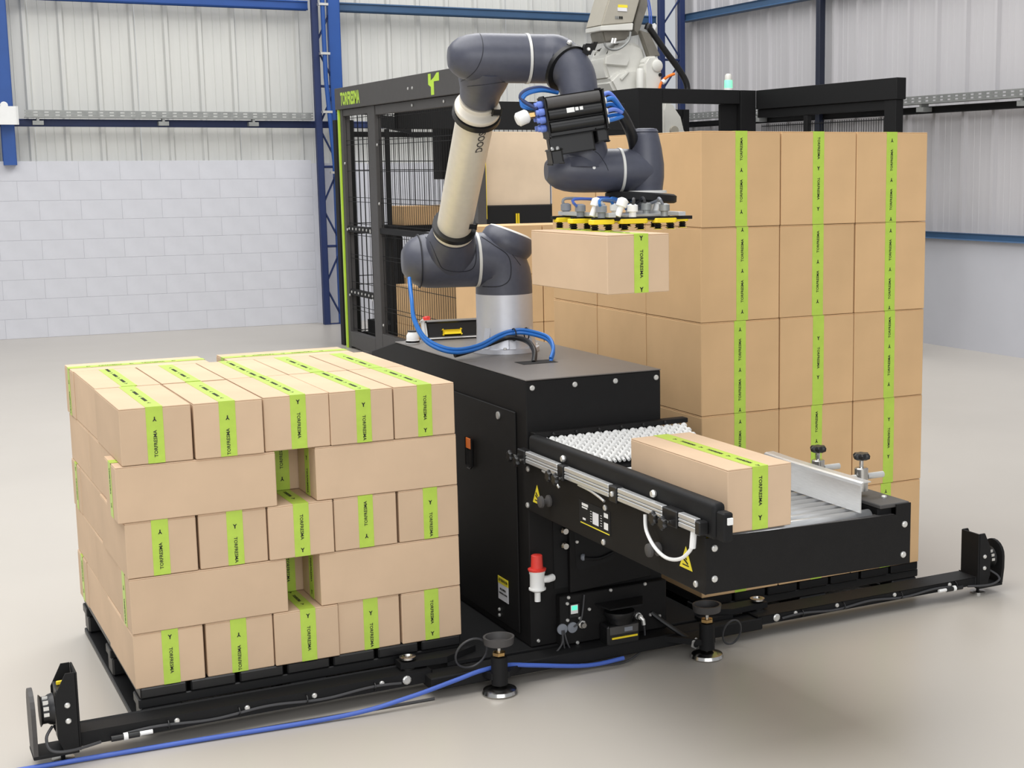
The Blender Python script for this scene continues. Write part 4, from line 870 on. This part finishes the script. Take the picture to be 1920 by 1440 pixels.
for i, (a, b) in enumerate(pads):
    c = gp(a, b, ZP - .008)
    mb = MB(); L_ = .046 if i in (1, 5) else .038
    for q_, ll in ((-1, 0), (1, 0)): mb.lathe(c + GXD * (q_ * (L_ - .009)) - Z * .007, Z, [(0, .011), (.002, .013), (.012, .013), (.014, .011)], 12)
    mb.obox(c, GXD * (L_ - .009), GYD * .0128, Z * .007, .001); pd = part('yellow_pad', mb, 'yellow', gr, True)
    for q_ in (-.6, .6):
        cc = c + GXD * (q_ * L_) - Z * .008
        mb = MB(); mb.lathe(cc - Z * .0165, Z, [(0, .0125), (.003, .008), (.006, .0125), (.009, .008), (.012, .0115), (.017, .007)], 14); part('suction_cup', mb, 'blackp', pd, True)
        mb = MB(); mb.lathe(cc - Z * .0178, Z, [(0, .0145), (.0014, .0125)], 14); part('cup_lip', mb, 'warn', pd, True)
rr = random.Random(11)
for i in range(9):
    a, b = pads[i]; q = gp(a, b, ZP + .004)
    mb = MB(); mb.lathe(q, Z, [(0, .011), (.014, .011), (.016, .016), (.034, .016), (.038, .008)], 10); part('cup_fitting', mb, ['grey', 'white', 'galv'][i % 3], gr, True)
    mb = MB(); e = q + Z * .022; mb.tube([e, e + V((rr.uniform(-.02, .02), .0, .03)), (e + W2 - Z * .12) / 2 + V((rr.uniform(-.03, .03), rr.uniform(-.03, .03), .022)), W2 - Z * .118 + V((-.07, -.05, 0)) + V((rr.uniform(-.03, .02), rr.uniform(-.02, .02), 0))], .0045, 7, 5); part('vacuum_hose', mb, ['bluehose', 'cable', 'grey', 'bluecable'][i % 4], gr, True)
for a, b in ((-.155, -.10), (.155, .06), (-.10, -.155)):
    mb = MB(); mb.lathe(gp(a, b, ZP + .008), V((.4, 0, 1)), [(0, .009), (.028, .009), (.030, .0165), (.05, .0165), (.056, .008)], 10); part('level_valve', mb, 'white', gr, True)
# ================================================================== MESH CAGE BEHIND
cg = thing('palletising_cage', (5.3, 7.3, 0), 'large black mesh guard cage with lime green corner edges', 'cage')
GX = 3.42; GT = 2.374
def cbox(n, a, c, m='blackm', bev=.003, lab=None): mb = MB(); mb.box(a, c, bev); return part(n, mb, m, cg, label=lab)
fas = cbox('fascia', (GX - .03, 5.62, GT - .19), (GX + .09, 8.97, GT), 'cover')
for a, c in (((GX, 8.86, 0), (GX + .07, 8.93, GT - .19)), ((GX, 7.95, .0), (GX + .06, 8.14, GT - .19)), ((GX, 5.68, 0), (GX + .07, 5.78, GT - .19))): cbox('post', a, c, 'cover')
for y, zt in ((8.9315, GT - .191), (5.64, 1.12)): cbox('green_edge', (GX - .012, y, 0.0), (GX + .03, y + .038, zt), 'lime', .001, 'lime green edge strip')
cbox('bottom_rail', (GX, 5.79, .02), (GX + .05, 7.94, .22), 'cover'); cbox('bottom_rail', (GX, 8.145, .02), (GX + .05, 8.855, .16), 'cover')
for z in (1.08, .5): cbox('mid_rail', (GX + .01, 8.145, z), (GX + .05, 8.855, z + .055)); 
cbox('mid_rail', (GX + .01, 5.79, 1.09), (GX + .05, 7.94, 1.14)); cbox('head_rail', (GX + .005, 5.79, GT - .27), (GX + .05, 7.94, GT - .192), 'cover'); cbox('head_rail', (GX + .005, 8.145, GT - .25), (GX + .05, 8.855, GT - .192), 'cover')
bolts(cg, [(GX, y, z) for y in (8.17, 8.83) for z in (.5, 1.1, 1.7)] + [(GX, 7.9, z) for z in (.3, 1.35, 1.85)] + [(GX - .03, 7.0, GT - .1), (GX - .03, 6.9, GT - .1), (GX, 7.0, GT - .23), (GX, 6.3, GT - .23)] + [(GX + .009, 8.2 + k * .1, zz + .03) for k in range(7) for zz in (1.08, .5)], -X, .012)
def wires(y0, y1, x, z0, z1, pitch=.05, r=.0022, nm='mesh_wires', along='y'):
    mb = MB(); n = int((y1 - y0) / pitch)
    for k in range(n + 1):
        y = y0 + k * (y1 - y0) / n
        a, c = ((x, y, z0), (x, y, z1)) if along == 'y' else ((y, x, z0), (y, x, z1)); mb.cyl(a, c, r, seg=4)
    stuff(part(nm, mb, 'blackm', cg))
    for z in [z0 + .02] + [z0 + (z1 - z0) * f for f in (.22, .26, .5, .74, .78)] + [z1 - .02]:
        mb = MB(); a, c = ((x - .004, y0, z), (x - .004, y1, z)) if along == 'y' else ((y0, x - .004, z), (y1, x - .004, z)); mb.cyl(a, c, r * 1.3, seg=5); part('mesh_cross_wire', mb, 'blackm', cg)
wires(5.8, 7.93, GX + .03, .23, 1.085); wires(5.8, 7.93, GX + .03, 1.145, 2.10); wires(8.16, 8.85, GX + .03, .17, 1.075, .1); wires(8.16, 8.85, GX + .03, 1.14, 2.12, .1)
# rear fence (double sheet) and right side
wires(3.5, 7.25, 9.3, .1, 2.18, .05, .0035, 'rear_mesh', 'x')
cbox('rear_rail', (3.5, 9.28, 2.18), (7.3, 9.32, 2.25)); cbox('rear_rail', (3.5, 9.28, 1.95), (7.3, 9.32, 2.0)); cbox('rear_rail', (3.5, 9.28, 1.04), (7.3, 9.32, 1.1)); cbox('rear_rail', (3.5, 9.28, .02), (7.3, 9.32, .1))
for x in (4.6, 5.6, 6.4, 7.25): cbox('rear_post', (x, 9.26, 0), (x + .07, 9.33, 2.25))
cbox('right_fascia', (7.24, 5.68, GT - .18), (7.34, 7.85, GT)); cbox('right_frame', (7.26, 5.78, GT - .26), (7.31, 7.85, GT - .181)); cbox('right_post', (7.25, 5.7, 0), (7.33, 5.86, GT - .181)); cbox('right_post', (7.25, 7.0, 0), (7.30, 7.06, GT - .27))
wires(5.9, 7.8, 7.28, .1, 2.05, .035, .0035, 'side_mesh')
# portal
cbox('portal_post', (5.93, 7.84, 0), (6.19, 8.5, GT)); cbox('portal_post', (7.06, 7.84, 0), (7.235, 8.2, GT)); cbox('portal_beam', (6.195, 7.85, GT - .13), (7.055, 8.0, GT))
cbox('portal_panel', (6.86, 7.9, 0), (7.055, 7.93, GT - .135)); cbox('lintel', (3.6, 7.85, 1.985), (5.8, 7.95, 2.23), 'void'); cbox('inner_frame', (3.49, 7.86, 0), (3.52, 7.92, 1.984), 'void')
cbox('inner_hood', (4.15, 8.3, 1.55), (4.5, 8.5, 2.12), 'blackm'); cbox('inner_column', (4.30, 8.2, 0.2), (4.50, 8.29, 2.1), 'blackm'); cbox('low_machine', (3.6, 8.3, .03), (4.6, 8.9, .26), 'void')
cbox('corner_column', (3.43, 9.10, 0.0), (3.60, 9.2, 2.1), 'void')
mb = MB(); mb.prism([(GX + .09, 8.2, 2.12), (GX + .09, 8.2, 2.02), (4.2, 9.2, 1.98), (4.2, 9.2, 2.12)], (0, .05, 0)); part('roof_brace', mb, 'blackm', cg)
# writing on the fascia
lettering('TORFRESMA', .15, frame((GX - .0312, 8.52, GT - .108), (0, -1, 0), (0, 0, 1)), 'lime', fas, .006, sx=.66)
mb = MB()
for poly in ([(-.04, -.085), (.0, -.085), (.0, .05), (-.04, .03)], [(-.075, .03), (-.04, .03), (-.04, .085), (-.075, .085)], [(-.075, .0), (-.04, -.02), (-.04, .03), (-.075, .03)], [(.0, .02), (.07, .02), (.07, .085), (.04, .085), (.0, .05)]):
    mb.prism([(GX - .0315, 6.42 - x * 1.6, GT - .095 + z * .95) for x, z in poly], (.001, 0, 0))
part('company_mark', mb, 'lime', fas)
# light curtain and black table with a pale carton behind the lintel
t = thing('transfer_table', (4.2, 6.9, 0), 'black machine table inside the cage carrying a large pale carton', 'table')
mb = MB(); mb.box((3.80, 6.62, 1.0), (4.62, 7.25, 1.345), .004); part('table_body', mb, 'void', t)
for x in (3.84, 4.5):
    for y in (6.66, 7.15): mb = MB(); mb.box((x, y, 0), (x + .08, y + .08, .999)); part('table_leg', mb, 'blackm', t)
mb = MB(); mb.box((3.842, 6.60, 1.24), (3.856, 6.615, 1.75)); mb.box((3.868, 6.60, 1.24), (3.876, 6.615, 1.75)); part('yellow_guard_strip', mb, 'yellow', t)
mb = MB(); mb.box((3.84, 6.616, 1.22), (3.88, 6.6195, 1.76)); part('guard_backing', mb, 'blackm', t)
for dx in (0, .018): mb = MB(); mb.box((4.13 + dx, 6.605, 1.20), (4.14 + dx, 6.618, 1.28)); part('yellow_mark', mb, 'yellow', t)
SX = carton_mesh_set(.42, .56, .585, 'card3', .05, 0.1, 0)
c = thing('large_carton', (3.90, 6.66, 1.346), 'large pale carton standing high inside the cage', 'carton')
for n_, me_ in (('carton_body', SX['carton_body']), ('top_flap', SX['flaps'][0]), ('top_flap', SX['flaps'][1])):
    o = bpy.data.objects.new(n_, me_); COL.objects.link(o); o.parent = c
# cartons on a low rack seen through the mesh
SK = carton_mesh_set(.44, .40, .33, 'card2', .05, 0.1, 0)
SK2 = carton_mesh_set(.44, .40, .17, 'card2', .05, 0.1, 0)
rk = thing('storage_rack', (4.3, 8.55, 0), 'low black rack inside the cage holding brown cartons', 'rack')
for z in (1.10, .30): mb = MB(); mb.box((3.74, 8.35, z), (4.72, 8.78, z + .04)); part('rack_shelf', mb, 'blackm', rk)
for x in (3.74, 4.67):
    for z0, z1 in ((0, .2995), (.3405, 1.0995)): mb = MB(); mb.box((x, 8.4, z0), (x + .05, 8.75, z1)); part('rack_upright', mb, 'blackm', rk)
for i in range(2):
    for z, l_, S_ in ((1.1405, 'upper', SK2), (.3405, 'lower', SK)):
        make_carton(S_, (3.80 + i * .45, 8.78, z), -math.pi / 2, '%s brown carton on the %s rack shelf behind the cage mesh' % (['left', 'right'][i], l_), 'cartons on the rack inside the cage', name='kraft_carton', tape=False)
for k in range(2):
    make_carton(SK, (3.50, 7.78, .001 + k * .3315), -math.pi / 2, '%s brown carton of the pair on the floor inside the cage' % ['bottom', 'top'][k], 'floor cartons inside the cage', name='kraft_carton', tape=False)
# ================================================================== WHITE INDUSTRIAL ROBOT
wrb = thing('industrial_robot', (6.45, 8.85, 0), 'white industrial robot standing behind the black portal frame', 'robot')
def mp_(x, z, d=0.0):      # laid out on a survey plane at y = 7.6, built where the robot stands (y = 8.8 + d)
    y2 = 8.8 + d; k_ = (y2 + 4.234) / 11.834; return V((-.635 + (x + .635) * k_, y2, 1.614 + (z - 1.614) * k_))
def slab(nm, pts_, d0, th_, m, bev=.02):
    mb = MB(); mb.prism([mp_(x, z, d0) for x, z in pts_], (0, th_, 0)); bmesh.ops.bevel(mb.bm, geom=mb.bm.edges[:], offset=bev, segments=2, affect='EDGES'); return part(nm, mb, m, wrb, True, ang=35)
mb = MB(); mb.lathe((6.45, 8.88, 0), Z, [(0, .28), (.35, .27), (.5, .2), (1.9, .2), (2.3, .22)], 20); part('robot_pedestal', mb, 'offw', wrb, True)
bx = slab('cable_box', [(5.427, 2.893), (5.757, 2.93), (5.847, 3.20), (5.532, 3.19)], -.10, .34, 'greyb', .012)
slab('cable_box_lid', [(5.427, 2.851), (5.751, 2.868), (5.760, 2.932), (5.427, 2.893)], -.115, .34, 'offw', .006)
slab('cable_box_underside', [(5.443, 2.850), (5.742, 2.867), (5.685, 2.781), (5.468, 2.751)], -.06, .28, 'brushst', .01)
slab('cable_box_side', [(5.762, 2.869), (5.806, 2.823), (5.913, 3.101), (5.897, 3.20), (5.852, 3.20), (5.768, 2.934)], -.04, .30, 'brushst', .006)
def mark(nm, x0, x1, z0, z1, m):
    mb = MB(); q0, q1 = mp_(x0, z0, -.106), mp_(x1, z1, -.106); mb.box((q0.x, q0.y, q0.z), (q1.x, q0.y + .005, q1.z)); part(nm, mb, m, bx)
mark('yellow_sticker', 5.605, 5.70, 3.062, 3.086, 'warn'); mark('white_sticker', 5.60, 5.695, 3.03, 3.061, 'glassy')
for j_ in range(4): mark('plate_mark', 5.575 + j_ * .02, 5.590 + j_ * .02, 2.962, 2.985, 'ink' if j_ > 1 else 'galv')
mb = MB(); mb.tube([mp_(x, z, -.13) for x, z in ((5.729, 2.853), (5.706, 2.773), (5.619, 2.704), (5.537, 2.688), (5.478, 2.714), (5.463, 2.746))], .012, 8, 6); part('grey_conduit', mb, 'galv', wrb, True)
for x in (5.535, 5.562): mb = MB(); mb.cyl(mp_(x, 2.745, -.1), mp_(x + .014, 2.79, -.1), .012, seg=8); part('gland', mb, 'white', wrb)
slab('robot_shoulder', [(5.496, 2.419), (5.455, 2.545), (5.461, 2.634), (5.542, 2.674), (5.60, 2.75), (5.739, 2.765), (5.854, 2.731), (5.892, 2.618), (5.803, 2.53), (5.714, 2.424)], .0, .35, 'offw', .03)
slab('shoulder_face', [(5.47, 2.555), (5.475, 2.628), (5.55, 2.66), (5.70, 2.66), (5.72, 2.60), (5.69, 2.545)], -.03, .03, 'offw', .01)
slab('robot_turret', [(5.507, 2.419), (5.60, 2.50), (5.687, 2.527), (5.825, 2.531), (5.851, 2.30), (5.603, 2.25)], -.05, .40, 'offw', .03)
slab('turret_rib', [(5.62, 2.44), (5.70, 2.51), (5.715, 2.50), (5.635, 2.42)], -.07, .02, 'offw', .004)
slab('balance_arm', [(5.828, 2.871), (5.927, 2.847), (6.037, 2.651), (5.92, 2.638)], -.08, .07, 'brushst', .006)
slab('gear_cover', [(5.867, 2.25), (5.869, 2.58), (5.914, 2.643), (6.004, 2.65), (6.048, 2.585), (6.057, 2.25)], -.16, .14, 'offw', .02)
mb = MB(); mb.lathe(mp_(5.823, 2.33, -.14), Z, [(0, .040), (.20, .040), (.22, .030)], 16); part('motor', mb, 'offw', wrb, True)
mb = MB(); mb.lathe(mp_(6.0, 2.56, -.16), -Y, [(0, .055), (.01, .06), (.02, .045)], 24); part('axis_cover', mb, 'offw', wrb, True)
mb = MB(); mb.lathe(mp_(6.03, 2.48, -.16), -Y, [(0, .018), (.012, .018)], 12); part('axis_port', mb, 'void', wrb, True)
slab('hose_bracket', [(5.915, 2.80), (5.955, 2.81), (6.0, 2.915), (5.985, 2.94), (5.955, 2.93), (5.905, 2.865)], -.02, .02, 'white', .003)
mb = MB(); mb.lathe(mp_(5.90, 2.875, -.03), V((.3, -.3, 1)), [(0, .035), (.05, .038), (.07, .025)], 12); part('hose_socket', mb, 'blackp', wrb, True)
mb = MB(); mb.tube([mp_(x, z, -.05) for x, z in ((5.915, 2.90), (6.0, 2.80), (6.10, 2.68), (6.20, 2.57), (6.285, 2.46), (6.318, 2.38), (6.315, 2.29))], .032, 12, 6); part('black_hose', mb, 'blackp', wrb, True)
for k in (0, .02): mb = MB(); mb.tube([mp_(x + k, z, -.03) for x, z in ((5.895, 3.16), (5.92, 3.04), (5.925, 2.93))], .008, 8, 4); part('blue_hose', mb, 'bluecable', wrb, True)
mb = MB(); mb.tube([mp_(x, z, -.2) for x, z in ((6.015, 2.30), (6.03, 2.38), (6.06, 2.43), (6.115, 2.467), (6.183, 2.492))], .014, 8, 5); part('orange_cable', mb, 'orange', wrb, True)
mb = MB(); mb.lathe(mp_(6.055, 2.41, -.21), V((1, 0, .8)), [(-.0, .024), (.03, .024)], 10); part('cable_clip', mb, 'white', wrb)
g0 = mp_(6.06, 1.95, -.45); g1 = mp_(6.30, 2.10, -.45)
mb = MB(); mb.prism([(g0.x, g0.y, .001), (g1.x, g0.y, .001), (g1.x, g0.y, 2.02), (g1.x - .08, g0.y, 2.12), (g1.x - .13, g0.y, 2.27), (g0.x + .02, g0.y, 2.30), (g0.x, g0.y, 2.2)], (0, .3, 0)); bmesh.ops.bevel(mb.bm, geom=mb.bm.edges[:], offset=.025, segments=2, affect='EDGES'); oo = part('gearbox_housing', mb, 'offw', None, True, origin=(g0.x + .1, g0.y + .15, 0)); tag(oo, 'white gearbox housing seen through the portal opening', 'machine')
mb = MB(); mb.lathe((g0.x + .12, g0.y - .002, 2.0), -Y, [(0, .05), (.02, .045)], 16); part('hub_cap', mb, 'greyb', oo, True)
# stack light on the portal
sl = thing('signal_lamp', (6.975, 7.93, GT), 'small glowing green signal lamp on the black portal beam', 'lamp')
mb = MB(); mb.lathe((6.975, 7.93, GT + .0005), Z, [(0, .045), (.02, .045), (.022, .04)], 18); part('lamp_base', mb, 'white', sl, True)
mb = MB(); mb.lathe((6.975, 7.93, GT + .0225), Z, [(0, .042), (.07, .040), (.075, .038)], 18); part('green_lens', mb, 'glow', sl, True)
mb = MB(); mb.lathe((6.975, 7.93, GT + .098), Z, [(0, .036), (.045, .034), (.06, .022), (.062, .004)], 18); part('lamp_cap', mb, 'offw', sl, True)
